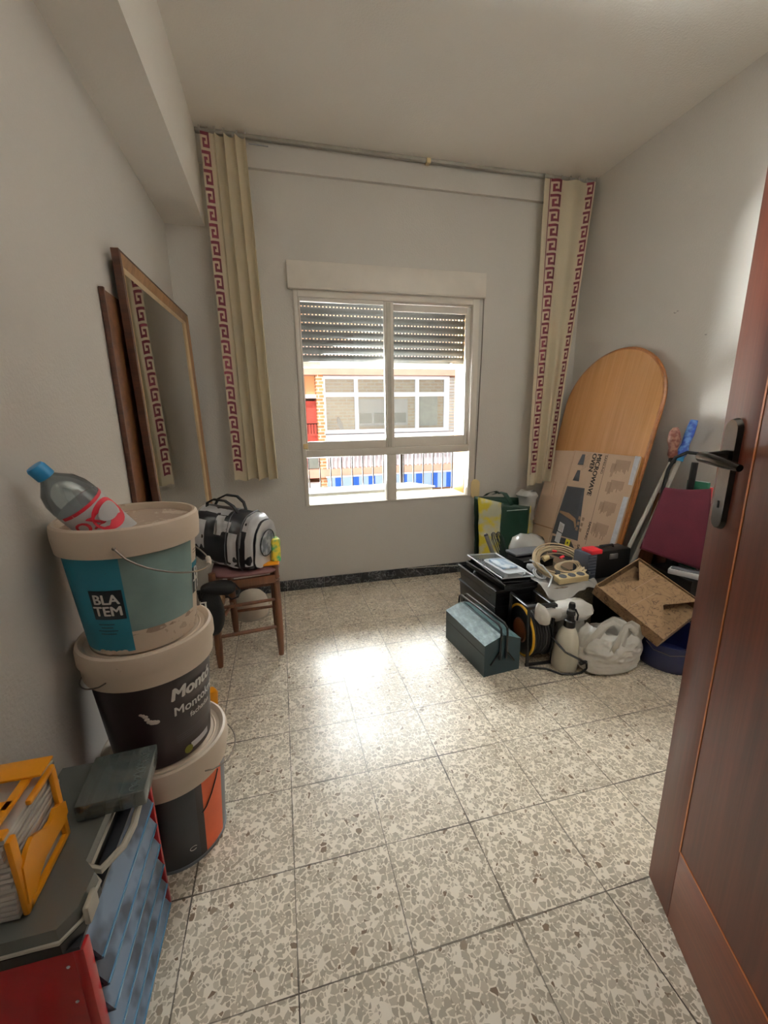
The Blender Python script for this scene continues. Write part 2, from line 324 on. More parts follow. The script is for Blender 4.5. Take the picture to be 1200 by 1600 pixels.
# ------------------------------------------------------------------ mesh helpers
class MB:
    def __init__(s): s.b = bmesh.new()
    def _xf(s, vs, Mx):
        if Mx is not None: bmesh.ops.transform(s.b, matrix=Mx, verts=vs)
    def box(s, c, d, rot=None, bev=0.0, Mx=None):
        r = bmesh.ops.create_cube(s.b, size=1.0); vs = r['verts']
        bmesh.ops.scale(s.b, vec=d, verts=vs)
        if bev > 0:
            es = list({e for v in vs for e in v.link_edges})
            rb = bmesh.ops.bevel(s.b, geom=es, offset=bev, segments=2, affect='EDGES', profile=0.5)
            vs = list({v for fc in rb['faces'] for v in fc.verts} | {v for v in vs if v.is_valid})
            # collect whole island
            st = list(vs); seen = set(vs)
            while st:
                v = st.pop()
                for e in v.link_edges:
                    o = e.other_vert(v)
                    if o not in seen: seen.add(o); st.append(o)
            vs = list(seen)
        if rot is not None: bmesh.ops.rotate(s.b, cent=(0, 0, 0), matrix=Euler(rot).to_matrix(), verts=vs)
        bmesh.ops.translate(s.b, vec=c, verts=vs); s._xf(vs, Mx); return s
    def tube(s, pts, r, seg=8, closed=False, Mx=None):
        pts = [Vector(p) for p in pts]; n = len(pts); rings = []; rs = r if isinstance(r, (list, tuple)) else [r]*n
        up = None
        for i, p in enumerate(pts):
            a = pts[(i-1) % n] if (closed or i > 0) else pts[i]; b = pts[(i+1) % n] if (closed or i < n-1) else pts[i]
            t = (b-a).normalized()
            if up is None: up = t.orthogonal().normalized()
            up = (up - t*up.dot(t)); up = up.normalized() if up.length > 1e-6 else t.orthogonal().normalized()
            sd = t.cross(up)
            rings.append([s.b.verts.new(p + rs[i]*(math.cos(2*PI*k/seg)*up + math.sin(2*PI*k/seg)*sd)) for k in range(seg)])
        m = n if closed else n-1
        for i in range(m):
            A, B = rings[i], rings[(i+1) % n]
            for k in range(seg): s.b.faces.new((A[k], A[(k+1) % seg], B[(k+1) % seg], B[k]))
        if not closed:
            s.b.faces.new(rings[0][::-1]); s.b.faces.new(rings[-1])
        s._xf([v for q in rings for v in q], Mx); return s
    def lathe(s, prof, seg=48, c=(0, 0, 0), a0=0.0, a1=2*PI, Mx=None):
        full = abs(a1-a0-2*PI) < 1e-6; n = seg if full else seg+1; rings = []
        for (r, z) in prof:
            rings.append([s.b.verts.new((c[0]+r*math.cos(a0+(a1-a0)*k/seg), c[1]+r*math.sin(a0+(a1-a0)*k/seg), c[2]+z)) for k in range(n)])
        for A, B in zip(rings, rings[1:]):
            for k in range(seg):
                k2 = (k+1) % n; s.b.faces.new((A[k], A[k2], B[k2], B[k]))
        if full:
            if prof[0][0] > 1e-5 and s_cap(prof, 0): s.b.faces.new(rings[0][::-1])
            if prof[-1][0] > 1e-5 and s_cap(prof, -1): s.b.faces.new(rings[-1])
        s._xf([v for q in rings for v in q], Mx); return s
    def prism(s, pts, z0, z1, Mx=None, top=None):
        """polygon in XY between z0 and z1; top = another outline for the upper face"""
        A = [s.b.verts.new((p[0], p[1], z0)) for p in pts]; tp = top or pts
        B = [s.b.verts.new((p[0], p[1], z1)) for p in tp]; n = len(pts)
        s.b.faces.new(A[::-1]); s.b.faces.new(B)
        for k in range(n): s.b.faces.new((A[k], A[(k+1) % n], B[(k+1) % n], B[k]))
        s._xf(A+B, Mx); return s
    def grid(s, fn, nu, nv, thick=None):
        g = [[s.b.verts.new(fn(i/nu, j/nv)) for i in range(nu+1)] for j in range(nv+1)]
        for j in range(nv):
            for i in range(nu): s.b.faces.new((g[j][i], g[j][i+1], g[j+1][i+1], g[j+1][i]))
        return s
    def ball(s, c, r, seg=16, Mx=None):
        q = bmesh.ops.create_uvsphere(s.b, u_segments=seg, v_segments=max(8, seg//2), radius=1.0); vs = q['verts']
        rv = r if isinstance(r, (tuple, list)) else (r, r, r)
        bmesh.ops.scale(s.b, vec=rv, verts=vs); bmesh.ops.translate(s.b, vec=c, verts=vs); s._xf(vs, Mx); return s
    def poly(s, pts): s.b.faces.new([s.b.verts.new(p) for p in pts]); return s
    def noise(s, amp, scale, seed=0.0, amp2=0, scale2=1):
        s.b.normal_update()
        mv = [(v, v.normal*(amp*noise.noise(v.co*scale+Vector((seed, 0, 0))) + amp2*noise.noise(v.co*scale2+Vector((0, seed, 0))))) for v in s.b.verts]
        for v, d in mv: v.co += d
        return s

def s_cap(prof, i): return True

def obj(name, mb, material, parent=None, smooth=35, solid=0, label=None, kind=None, subsurf=0):
    bm = mb.b; bmesh.ops.recalc_face_normals(bm, faces=bm.faces); bm.normal_update()
    if smooth:
        for fc in bm.faces: fc.smooth = True
        for e in bm.edges:
            if len(e.link_faces) == 2 and e.calc_face_angle(0) > R(smooth): e.smooth = False
    me = bpy.data.meshes.new(name); bm.to_mesh(me); bm.free()
    o = bpy.data.objects.new(name, me); COL.objects.link(o)
    me.materials.append(M[material] if isinstance(material, str) else material)
    if parent is not None: o.parent = parent
    if solid:
        md = o.modifiers.new('thickness', 'SOLIDIFY'); md.thickness = solid; md.offset = 0
    if subsurf:
        md = o.modifiers.new('smooth', 'SUBSURF'); md.levels = subsurf; md.render_levels = subsurf
    if label: o['label'] = label
    if kind: o['kind'] = kind
    return o

def thing(name, label, cat, loc=(0, 0, 0), rot=(0, 0, 0), group=None):
    o = bpy.data.objects.new(name, None); COL.objects.link(o); o.empty_display_size = 0.1
    o.location = loc; o.rotation_euler = rot; o['label'] = label; o['category'] = cat
    if group: o['group'] = group
    return o
def tag(o, label, cat, group=None):
    o['label'] = label; o['category'] = cat
    if group: o['group'] = group
    return o
def struct(name, mb, material, smooth=35, **k): return obj(name, mb, material, None, smooth, kind='structure', **k)
def sthing(name):
    o = bpy.data.objects.new(name, None); COL.objects.link(o); o['kind'] = 'structure'; return o

def text_mb(s, size, fn, bold=0.0, align='CENTER', spacing=1.0, sx=1.0):
    """lettering mesh; fn maps the flat text point (x, y) into the part's space"""
    cu = bpy.data.curves.new('t', 'FONT'); cu.body = s; cu.size = size; cu.align_x = align; cu.align_y = 'CENTER'
    cu.resolution_u = 3; cu.space_character = spacing
    o = bpy.data.objects.new('t', cu); COL.objects.link(o)
    dg = bpy.context.evaluated_depsgraph_get(); me = bpy.data.meshes.new_from_object(o.evaluated_get(dg))
    mb = MB()
    k = bold*size*1.1
    for ox_, oy_ in ([(0, 0), (k, 0), (-k, 0), (0, k*0.6), (0, -k*0.6)] if bold else [(0, 0)]):
        vs = [mb.b.verts.new(fn(v.co.x*sx+ox_, v.co.y+oy_)) for v in me.vertices]
        for p in me.polygons:
            try: mb.b.faces.new([vs[i] for i in p.vertices])
            except ValueError: pass
    bpy.data.objects.remove(o); bpy.data.curves.remove(cu); bpy.data.meshes.remove(me)
    return mb

def frame(X, Y_, Z_, o):
    X = Vector(X); Y_ = Vector(Y_); Z_ = Vector(Z_); o = Vector(o)
    return Matrix(((X.x, Y_.x, Z_.x, o.x), (X.y, Y_.y, Z_.y, o.y), (X.z, Y_.z, Z_.z, o.z), (0, 0, 0, 1)))
def arc(cx, cy, r, a0, a1, n): return [(cx+r*math.cos(a0+(a1-a0)*i/n), cy+r*math.sin(a0+(a1-a0)*i/n)) for i in range(n+1)]

# ------------------------------------------------------------------ room shell
XL, XR, YB, H = -0.52, 2.09, 2.72, 2.61
BK = -0.10                                    # inner face of the wall with the doorway
struct('floor', MB().box(((XL+XR)/2, 0.6, -0.05), (XR-XL+0.4, 4.7, 0.1)), 'floor', smooth=0)
struct('ceiling', MB().box(((XL+XR)/2, 0.6, H+0.1), (XR-XL+0.4, 4.7, 0.2)), 'ceiling', smooth=0)
struct('wall_left', MB().box((XL-0.1, 0.6, H/2), (0.2, 4.7, H)), 'plaster', smooth=0)
struct('wall_right', MB().box((XR+0.1, 0.6, H/2), (0.2, 4.7, H)), 'plaster', smooth=0)
WX0, WX1, WZ0, WZ1 = 0.134, 1.334, 0.580, 1.888
wb = MB(); WT = 0.24
wb.box(((XL+WX0)/2, YB+WT/2, H/2), (WX0-XL, WT, H)); wb.box(((XR+WX1)/2, YB+WT/2, H/2), (XR-WX1, WT, H))
wb.box(((WX0+WX1)/2, YB+WT/2, WZ0/2), (WX1-WX0, WT, WZ0)); wb.box(((WX0+WX1)/2, YB+WT/2, (WZ1+H)/2), (WX1-WX0, WT, H-WZ1))
struct('wall_back', wb, 'plaster', smooth=0)
fw = MB(); DX0, DX1, DZ = -0.30, 0.56, 2.06
fw.box(((XL+DX0)/2, BK-0.05, H/2), (DX0-XL, 0.1, H)); fw.box(((XR+DX1)/2, BK-0.05, H/2), (XR-DX1, 0.1, H)); fw.box(((DX0+DX1)/2, BK-0.05, (DZ+H)/2), (DX1-DX0, 0.1, H-DZ))
struct('wall_front', fw, 'plaster', smooth=0)
struct('wall_hallway', MB().box(((XL+XR)/2, -1.55, H/2), (XR-XL, 0.1, H)), 'plaster', smooth=0)
struct('trim_1', MB().box(((XL-0.315)/2, (YB+BK)/2, (2.18+H)/2), (-0.315-XL, YB-BK, H-2.18)), 'ceiling', smooth=0)       # beam over the left wall
struct('trim_2', MB().box(((XR-0.315)/2, YB-0.012, (2.475+H)/2), (XR+0.315, 0.024, H-2.475)), 'plaster', smooth=0)     # band over the window wall
bb = MB()
x = XL
while x < XR:
    x2 = min(x+0.25, XR); bb.box(((x+x2)/2, YB-0.005, 0.037), (x2-x-0.0015, 0.010, 0.074), bev=0.001); x = x2
struct('baseboard_back', bb, 'marble')
for nm, xx, sg in (('baseboard_left', XL, 1), ('baseboard_right', XR, -1)):
    bb = MB(); y = BK
    while y < YB-0.02:
        y2 = min(y+0.25, YB-0.01); bb.box((xx+sg*0.005, (y+y2)/2, 0.037), (0.010, y2-y-0.0015, 0.074), bev=0.001); y = y2
    struct(nm, bb, 'marble')
# small marks on the right wall
for (y, z, r, lb) in ((1.94, 1.667, 0.007, 'tiny dark scuff on the right wall, leftmost of the three above the table'), (1.925, 1.672, 0.005, 'small curved scuff on the right wall beside the leftmost scuff'), (1.749, 1.525, 0.005, 'single faint scuff on the right wall, lowest and nearest the door')):
    mk = MB(); mk.tube([(XR-0.0004, y+r*math.cos(a), z+r*0.6*math.sin(a)) for a in [R(q) for q in range(-150, 40, 25)]], 0.0009, 5)
    tag(obj('wall_scuff', mk, 'ink'), lb, 'scuff')


# ------------------------------------------------------------------ window
win = sthing('window_1'); fy = YB+0.035
def bar(mb, x0, x1, z0, z1, y0, y1, bev=0.004): mb.box(((x0+x1)/2, (y0+y1)/2, (z0+z1)/2), (x1-x0, y1-y0, z1-z0), bev=bev)
m = MB(); y0, y1 = YB-0.012, YB+0.062
bar(m, WX0, 0.160, WZ0, WZ1, y0, y1); bar(m, 1.288, WX1, WZ0, WZ1, y0, y1)
bar(m, 0.160, 1.288, WZ1-0.040, WZ1, y0, y1); bar(m, 0.160, 1.288, WZ0, 0.588, y0, y1)
bar(m, 0.160, 1.288, 0.898, 0.946, y0, y1); bar(m, 0.689, 0.757, 0.588, 0.898, y0, y1)
obj('window_frame', m, 'white_pvc', win)
def sash(x0, x1, z0, z1, gx0, gx1, gz0, gz1, ya, yb, handle):
    m = MB(); bar(m, x0, gx0, z0, z1, ya, yb); bar(m, gx1, x1, z0, z1, ya, yb); bar(m, gx0, gx1, z0, gz0, ya, yb); bar(m, gx0, gx1, gz1, z1, ya, yb)
    s = obj('window_sash', m, 'white_pvc', win)
    obj('pane', MB().box(((gx0+gx1)/2, (ya+yb)/2, (gz0+gz1)/2), (gx1-gx0, 0.004, gz1-gz0)), 'glass', s, smooth=0)
sash(0.161, 0.747, 0.946, 1.848, 0.172, 0.686, 1.000, 1.826, YB-0.008, YB+0.018, None)
sash(0.700, 1.288, 0.946, 1.840, 0.752, 1.258, 1.014, 1.800, YB+0.020, YB+0.046, None)
obj('pane', MB().box((0.4245, YB+0.03, 0.743), (0.529, 0.004, 0.31)), 'glass', win, smooth=0)
obj('pane', MB().box((1.0225, YB+0.03, 0.743), (0.531, 0.004, 0.31)), 'glass', win, smooth=0)
m = MB(); bar(m, 0.700, 0.728, 0.950, 1.84, YB-0.012, YB-0.008, 0.001); obj('window_seal', m, 'grip', win)
m = MB().box((0.157, YB-0.012, 0.972), (0.030, 0.012, 0.034), bev=0.004); obj('latch', m, 'cream_plastic', win)
m = MB().box((1.300, YB-0.014, 1.40), (0.010, 0.006, 0.16), bev=0.002); obj('latch', m, 'white_pvc', win)
# shutter casing, slats, strap, reel
m = MB().box((0.737, YB-0.010, 1.964), (1.262, 0.036, 0.148), bev=0.004); m.box((0.737, YB-0.016, 1.892), (1.240, 0.046, 0.010), bev=0.003)
obj('shutter_casing', m, 'white_pvc', win)
rs = thing('roller_shutter', 'grey roller shutter lowered over the upper third of the window', 'shutter', (0.737, YB+0.115, 0))
m = MB(); z = 1.500; n = 0
slat = 0.0405
while z < 1.90:
    def sl(u, v, z=z): return (-0.59+1.18*u, -0.009*math.sin(v*PI), z+slat*v-0.0012)
    m.grid(sl, 1, 6)
    k = -0.585
    while k < 0.585:
        m.box((k, 0.0, z+slat+0.0025), (0.011, 0.004, 0.0095)); k += 0.0225
    z += slat+0.0070; n += 1
obj('slat_curtain', m, 'shutter', rs, solid=0.002)
obj('bottom_bar', MB().box((0, 0.004, 1.482), (1.18, 0.014, 0.036), bev=0.003), 'grip', rs)
for xx in (-0.44, 0.45):
    obj('stopper', MB().lathe([(0.011, 0), (0.011, 0.012), (0.004, 0.014)], 16, Mx=Matrix.Translation((xx, -0.004, 1.492)) @ Matrix.Rotation(R(90), 4, 'X')), 'white_pvc', rs)
m = MB().tube([(1.366, YB-0.004, 2.02), (1.362, YB-0.006, 1.6), (1.350, YB-0.006, 1.0), (1.343, YB-0.006, 0.69)], 0.0035, 6)
m.box((1.366, YB-0.006, 2.018), (0.014, 0.012, 0.03), bev=0.002)
sp = thing('shutter_strap', 'grey pull strap with cream reel cover right of the window', 'strap')
obj('strap', m, 'strap', sp)
m = MB().prism(arc(0, 0, 0.031, -PI, 0, 10)+[(0.031, 0.07)]+arc(0, 0.075, 0.031, 0.2, PI-0.2, 8)+[(-0.031, 0.07)], 0, 0.026, Mx=frame((1, 0, 0), (0, 0, 1), (0, -1, 0), (1.342, YB, 0.593)))
obj('reel_cover', m, 'cream_plastic', sp)
# reveal, outer sill, window guard
m = MB(); m.box((1.30, YB+0.155, 1.30), (0.03, 0.19, 1.8)); struct('trim_3', m, 'cream_wall', smooth=0)
m = MB(); m.box((0.62, YB+0.155, 0.575), (1.4, 0.22, 0.03), bev=0.004); struct('trim_4', m, 'white_ledge')
ac = thing('outdoor_ledge_box', 'sunlit white flat-topped box outside below the window, behind the sill', 'box', (0, 0, 0))
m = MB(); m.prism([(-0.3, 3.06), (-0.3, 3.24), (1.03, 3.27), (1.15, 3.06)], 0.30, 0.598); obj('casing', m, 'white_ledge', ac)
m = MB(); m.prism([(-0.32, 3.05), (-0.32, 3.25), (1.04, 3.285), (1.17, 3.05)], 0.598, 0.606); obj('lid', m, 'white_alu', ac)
gd = thing('window_guard', 'dark iron railing with upright bars outside the lower window panes', 'railing', (0, 3.34, 0))
obj('top_rail', MB().box((0.75, 0, 0.905), (2.4, 0.03, 0.022), bev=0.003), 'iron', gd)
obj('bottom_rail', MB().box((0.75, 0, 0.42), (2.4, 0.02, 0.014), bev=0.003), 'iron', gd)
for i in range(22):
    xx = 0.12-0.0875*3+i*0.0875
    if xx > 1.75: break
    obj('bar', MB().box((xx, 0, 0.66), (0.008, 0.008, 0.48)), 'iron', gd, smooth=0)
obj('post', MB().box((0.975, 0.0, 0.66), (0.022, 0.022, 0.5), bev=0.002), 'iron', gd)

# ------------------------------------------------------------------ street and house opposite
struct('trim_5', MB().box((1.5, 5.9, -3.6), (24, 6.4, 0.2)), 'asphalt', smooth=0)
ow = MB(); ow.box((-3.0, YB+WT+0.04, 0.2), (6.1-0.12, 0.08, 7.6)); ow.box((4.35, YB+WT+0.04, 0.2), (6.1-0.1, 0.08, 7.6)); ow.box((0.66, YB+WT+0.04, -1.6), (1.35, 0.08, 4.2)); ow.box((0.66, YB+WT+0.04, 2.95), (1.35, 0.08, 2.1))
struct('wall_outside', ow, 'outer_render', smooth=0)
hb = thing('apartment_building', 'sunlit apartment house of brick and peach render across the street', 'building', (0, 9.0, -3.5))
def hp(name, boxes, material, bev=0.0, parent=hb):
    m = MB()
    for (x0, x1, y0_, y1_, z0, z1) in boxes: m.box(((x0+x1)/2, (y0_+y1_)/2, (z0+z1)/2+3.5), (x1-x0, y1_-y0_, z1-z0), bev=bev)
    return obj(name, m, material, parent, smooth=0)
hp('wall', [(-8, 10, 0.9, 1.1, -3.5, 6.5), (-8, 0.50, 0, 0.9, -3.5, 6.5), (4.3, 10, 0, 0.9, -3.5, 6.5), (0.5, 4.3, 0.1, 0.9, -3.5, -0.6)], 'peach')
hp('parapet', [(0.96, 4.28, 0.05, 0.12, 0.04, 0.42)], 'white_alu')
hp('balcony_slab', [(0.5, 4.3, -0.05, 0.9, 1.98, 2.6)], 'pink')
hp('balcony_slab', [(0.95, 4.3, -0.12, 0.9, 0.42, 0.76)], 'white_alu')
hp('balcony_slab', [(0.5, 4.3, -0.10, 0.9, -0.14, 0.04)], 'pink')
hp('brick_wall', [(0.95, 4.2, 0.45, 0.55, 0.0, 2.0)], 'brick_lightened')
hp('brick_pillar', [(0.80, 0.95, -0.02, 0.7, -3.5, 2.0)], 'brick')
hp('red_door', [(0.50, 0.80, 0.25, 0.32, -0.2, 1.47)], 'red_paint')
hp('door_hood', [(0.50, 0.80, 0.05, 0.30, 1.52, 1.60)], 'white_alu')
hp('upper_panel', [(0.50, 0.80, 0.28, 0.34, 1.60, 2.0)], 'peach')
gf = hp('glazing_frame', [(0.93, 0.99, 0, 0.06, 0.78, 1.97), (3.64, 3.76, 0, 0.06, 0.78, 1.97), (0.99, 3.64, 0, 0.06, 1.90, 1.97), (0.99, 3.64, 0, 0.06, 0.78, 0.86), (0.99, 3.64, 0, 0.06, 1.54, 1.63),
     (1.60, 1.68, -0.01, 0.05, 0.86, 1.90), (2.28, 2.36, -0.01, 0.05, 0.86, 1.90), (2.96, 3.04, -0.01, 0.05, 0.86, 1.90)], 'white_alu')
hp('pane', [(0.99, 3.64, 0.025, 0.03, 0.86, 1.90)], 'pale_glass', parent=gf)
wi = hp('window', [(1.72, 2.9, 0.38, 0.46, 0.92, 1.50)], 'white_alu')
hp('pane', [(1.77, 2.05, 0.36, 0.385, 0.98, 1.20), (2.10, 2.4, 0.36, 0.385, 0.98, 1.20), (2.45, 2.85, 0.36, 0.385, 0.98, 1.20)], 'dark_glass', parent=wi)
hp('roller_blind', [(3.18, 3.62, 0.36, 0.44, 0.9, 1.6)], 'blind')
m = MB()
for i in range(18): m.box((3.9, 0.03, 0.80+3.5+i*0.066), (0.28, 0.02, 0.05), rot=(0.5, 0, 0))
obj('louvre', m, 'grey_louver', hb)
m = MB(); m.box((2.6, -0.08, 0.34+3.5), (3.4, 0.03, 0.03))
for i in range(36): m.box((0.95+i*0.095, -0.08, 0.19+3.5), (0.03, 0.02, 0.30))
obj('balcony_railing', m, 'white_alu', hb, smooth=0)
m = MB(); m.box((0.64, -0.05, 1.0+3.5), (0.3, 0.03, 0.02))
for i in range(5): m.box((0.53+i*0.06, -0.05, 0.9+3.5), (0.012, 0.012, 0.22))
obj('balcony_grille', m, 'iron', hb, smooth=0)
hp('lower_window', [(0.55, 0.78, 0.05, 0.10, 0.05, 0.30)], 'dark_glass')
hp('lower_shutter', [(0.50, 0.80, 0.05, 0.09, -0.9, -0.25)], 'white_alu')
aw = thing('striped_awning', 'blue and white striped awning hanging under the balcony across the street', 'awning', (0, 8.8, 0))
m = MB(); m.box((2.4, 0, -0.30), (2.95, 0.02, 0.36)); obj('valance', m, 'stripes', aw, smooth=0)
m = MB(); m.tube([(0.9, 0.0, -0.12), (3.9, 0.0, -0.12)], 0.02, 8); obj('roller_bar', m, 'white_alu', aw)
dh = thing('satellite_dish', 'slim white dish standing inside the glazed balcony across the street', 'dish', (1.28, 9.3, 0.95))
obj('reflector', MB().lathe([(0.0, 0), (0.08, 0.01), (0.14, 0.03), (0.17, 0.05)], 24, Mx=Matrix.Rotation(R(70), 4, 'Y') @ Matrix.Rotation(R(20), 4, 'X')), 'white_alu', dh, solid=0.01)
obj('arm', MB().tube([(0, 0, 0), (0.05, 0, -0.12), (0.0, 0, -0.18)], 0.012, 6), 'grey_metal', dh)

# ------------------------------------------------------------------ curtains
tr = thing('curtain_rail', 'thin pale curtain rail fixed to the ceiling in front of the window wall', 'curtain rail', (0, 0, 0))
obj('rail', MB().box(((XR-0.315)/2, 2.672, H-0.009), (XR+0.315-0.004, 0.022, 0.018), bev=0.002), 'rail_metal', tr)
obj('rail_joint', MB().box((0.955, 2.672, H-0.013), (0.026, 0.034, 0.026), bev=0.003), 'cream_plastic', tr)
obj('draw_rod', MB().tube([(-0.05, 2.660, 2.565), (0.05, 2.655, 2.560)], 0.003, 6), 'grey_metal', tr)

def key_rects():
    """one unit of the key border: rectangles (a0, a1, b0, b1) on a 6 x 7 grid"""
    q = [(0, 5, 0, 1.1), (3.9, 5, 1.1, 4), (1, 5, 4, 5.1), (1, 2.1, 2, 4), (2.1, 3.0, 2, 3.0)]
    return [(a/5, b/5, c/6.1, d/6.1) for a, b, c, d in q]

def curtain(name, label, S, L, strips, z_top):
    t = thing(name, label, 'curtain', (0, 0, 0))
    obj('cloth', MB().grid(lambda u, v: S(u, v), 110, 50), 'curtain', t, smooth=80)
    for (u0, u1, unit, edge) in strips:
        m = MB(); n = int(L/unit)
        def pt(a, b):
            v = min(1, b/L); ua, ub = u0(v), u1(v); u = ua+(ub-ua)*a; e = 0.01
            p = Vector(S(u, v)); du = Vector(S(min(1, u+e), v))-Vector(S(max(0, u-e), v)); dv = Vector(S(u, min(1, v+e)))-Vector(S(u, max(0, v-e)))
            nn = du.cross(dv).normalized()
            if nn.y > 0: nn = -nn
            return p+nn*0.0016
        def quadstrip(a0, a1, b0, b1):
            na = max(1, int((a1-a0)*6)); nb = max(1, int((b1-b0)/0.02))
            g = [[m.b.verts.new(pt(a0+(a1-a0)*i/na, b0+(b1-b0)*j/nb)) for i in range(na+1)] for j in range(nb+1)]
            for j in range(nb):
                for i in range(na): m.b.faces.new((g[j][i], g[j][i+1], g[j+1][i+1], g[j+1][i]))
        for k in range(n):
            for (a0, a1, b0, b1) in key_rects(): quadstrip(a0, a1, (k+b0)*unit, min(L, (k+b1)*unit))
        for (a0, a1) in edge:
            for k in range(n): quadstrip(a0, a1, k*unit, min(L, (k+1)*unit))
        obj('key_border', m, 'maroon_print', t, smooth=80)
    for i in range(7):
        p = Vector(S(i/6, 0)); obj('hook', MB().box((p.x, p.y, p.z+0.012), (0.008, 0.006, 0.022)), 'rail_metal', t)
    return t
def SL(u, v):
    xt = -0.285+0.225*u; xb = -0.278+0.258*u
    k = 0.0 if u < 0.24 else (u-0.24)/0.76
    amp = (0.020+0.012*v)*min(1, k*6); ph = 2*PI*3.6*k+0.7*math.sin(5*k+1.5*v)
    x = xt*(1-v)+xb*v + amp*0.5*math.sin(ph*1.0+0.6)*(0.8)
    y = 2.630-0.020*v + amp*math.cos(ph) + 0.004*math.sin(9*v+5*u) - (0.03*(0.24-u) if u < 0.24 else 0)
    return (x, y, 2.575-1.785*v + (0.006*math.sin(u*20)*v))
curtain('left_curtain', 'cream curtain with maroon key border hanging left of the window by the beam', SL, 1.785,
        [(lambda v: 0.005, lambda v: 0.185, 0.083, [])], 2.575)
def SR(u, v):
    xt = 1.715+0.350*u; xb = 1.690+0.178*u
    k = u; amp = 0.010+0.016*v
    fold = math.sin(2*PI*(2.6*u+0.15))*min(1, max(0, (u-0.10)*5))
    x = xt*(1-v)+xb*v + 0.3*amp*fold
    y = 2.645-0.055*v + amp*1.0*fold + 0.003*math.sin(8*v+9*u) - 0.02*u*(1-v)
    return (x, y, 2.578-1.90*v - 0.03*v*(1-u))
curtain('right_curtain', 'cream curtain with two maroon key borders hanging in the right corner', SR, 1.90,
        [(lambda v: 0.13, lambda v: 0.34-0.02*v, 0.083, [(-0.12, -0.04)]), (lambda v: 0.85+0.02*v, lambda v: 0.975-0.03*v, 0.083, [(0.95, 1.0)])], 2.578)

# ------------------------------------------------------------------ door
dx, nx = Vector((-0.39074, -0.92050, 0)), Vector((-0.92050, 0.39074, 0))   # along the leaf towards the hinges, out of the seen face
dr = sthing('door_1'); DM = frame(dx, nx, (0, 0, 1), (0.834, 0.634, 0.008)); dr.matrix_world = DM
DW = 0.735; DH = 2.02
obj('stile', MB().box((0.048, -0.018, DH/2), (0.096, 0.036, DH), bev=0.002), 'mahogany', dr)
obj('stile', MB().box((DW-0.048, -0.018, DH/2), (0.096, 0.036, DH), bev=0.002), 'mahogany', dr)
m = MB().box((DW/2, -0.018, 0.10), (DW-0.194, 0.036, 0.20), bev=0.001); obj('bottom_rail', m, 'mahogany_h', dr)
m = MB().box((DW/2, -0.018, DH-0.06), (DW-0.194, 0.036, 0.12), bev=0.001); obj('top_rail', m, 'mahogany_h', dr)
obj('panel', MB().box((DW/2, -0.018, 1.05), (DW-0.194, 0.035, 1.70)), 'mahogany', dr, smooth=0)
m = MB()
for c, d in (((0.097, 0, 1.05), (0.0045, 0.0012, 1.70)), ((DW-0.097, 0, 1.05), (0.0045, 0.0012, 1.70)), ((DW/2, 0, 0.20), (DW-0.19, 0.0012, 0.0045)), ((DW/2, 0, 1.90), (DW-0.19, 0.0012, 0.0045))): m.box(c, d)
obj('inlay', m, 'inlay', dr, smooth=0)
hd = obj('door_handle', MB().prism(arc(0, 0.085, 0.0225, 0, PI, 12)+arc(0, -0.085, 0.019, PI, 2*PI, 12), 0, 0.008, Mx=frame((1, 0, 0), (0, 0, 1), (0, 1, 0), (0.038, 0, 1.030)),
     top=[(p[0]*0.82, p[1]*0.97) for p in arc(0, 0.085, 0.0225, 0, PI, 12)+arc(0, -0.085, 0.019, PI, 2*PI, 12)]), 'aged_brass', dr)
m = MB().tube([(0.036, 0.004, 1.067), (0.036, 0.030, 1.067), (0.036, 0.046, 1.067), (0.048, 0.055, 1.067), (0.075, 0.057, 1.066), (0.115, 0.054, 1.062), (0.148, 0.050, 1.058)], [0.012, 0.009, 0.009, 0.010, 0.0095, 0.009, 0.006], 12)
obj('lever', m, 'aged_brass', hd)
obj('keyhole', MB().box((0.038, 0.0085, 0.975), (0.004, 0.001, 0.014)), 'black_matte', hd, smooth=0)
m = MB()
for zz in (0.25, 1.0, 1.78): m.tube([(DW+0.004, 0.002, zz-0.045), (DW+0.004, 0.002, zz+0.045)], 0.006, 10)
obj('hinges', m, 'aged_brass', dr)
m = MB(); m.box((DX1+0.02, BK-0.04, 1.03), (0.04, 0.13, 2.06)); m.box((DX0-0.02, BK-0.04, 1.03), (0.04, 0.13, 2.06)); m.box(((DX0+DX1)/2, BK-0.04, 2.05), (DX1-DX0, 0.13, 0.04))
struct('trim_6', m, 'mahogany', smooth=0)
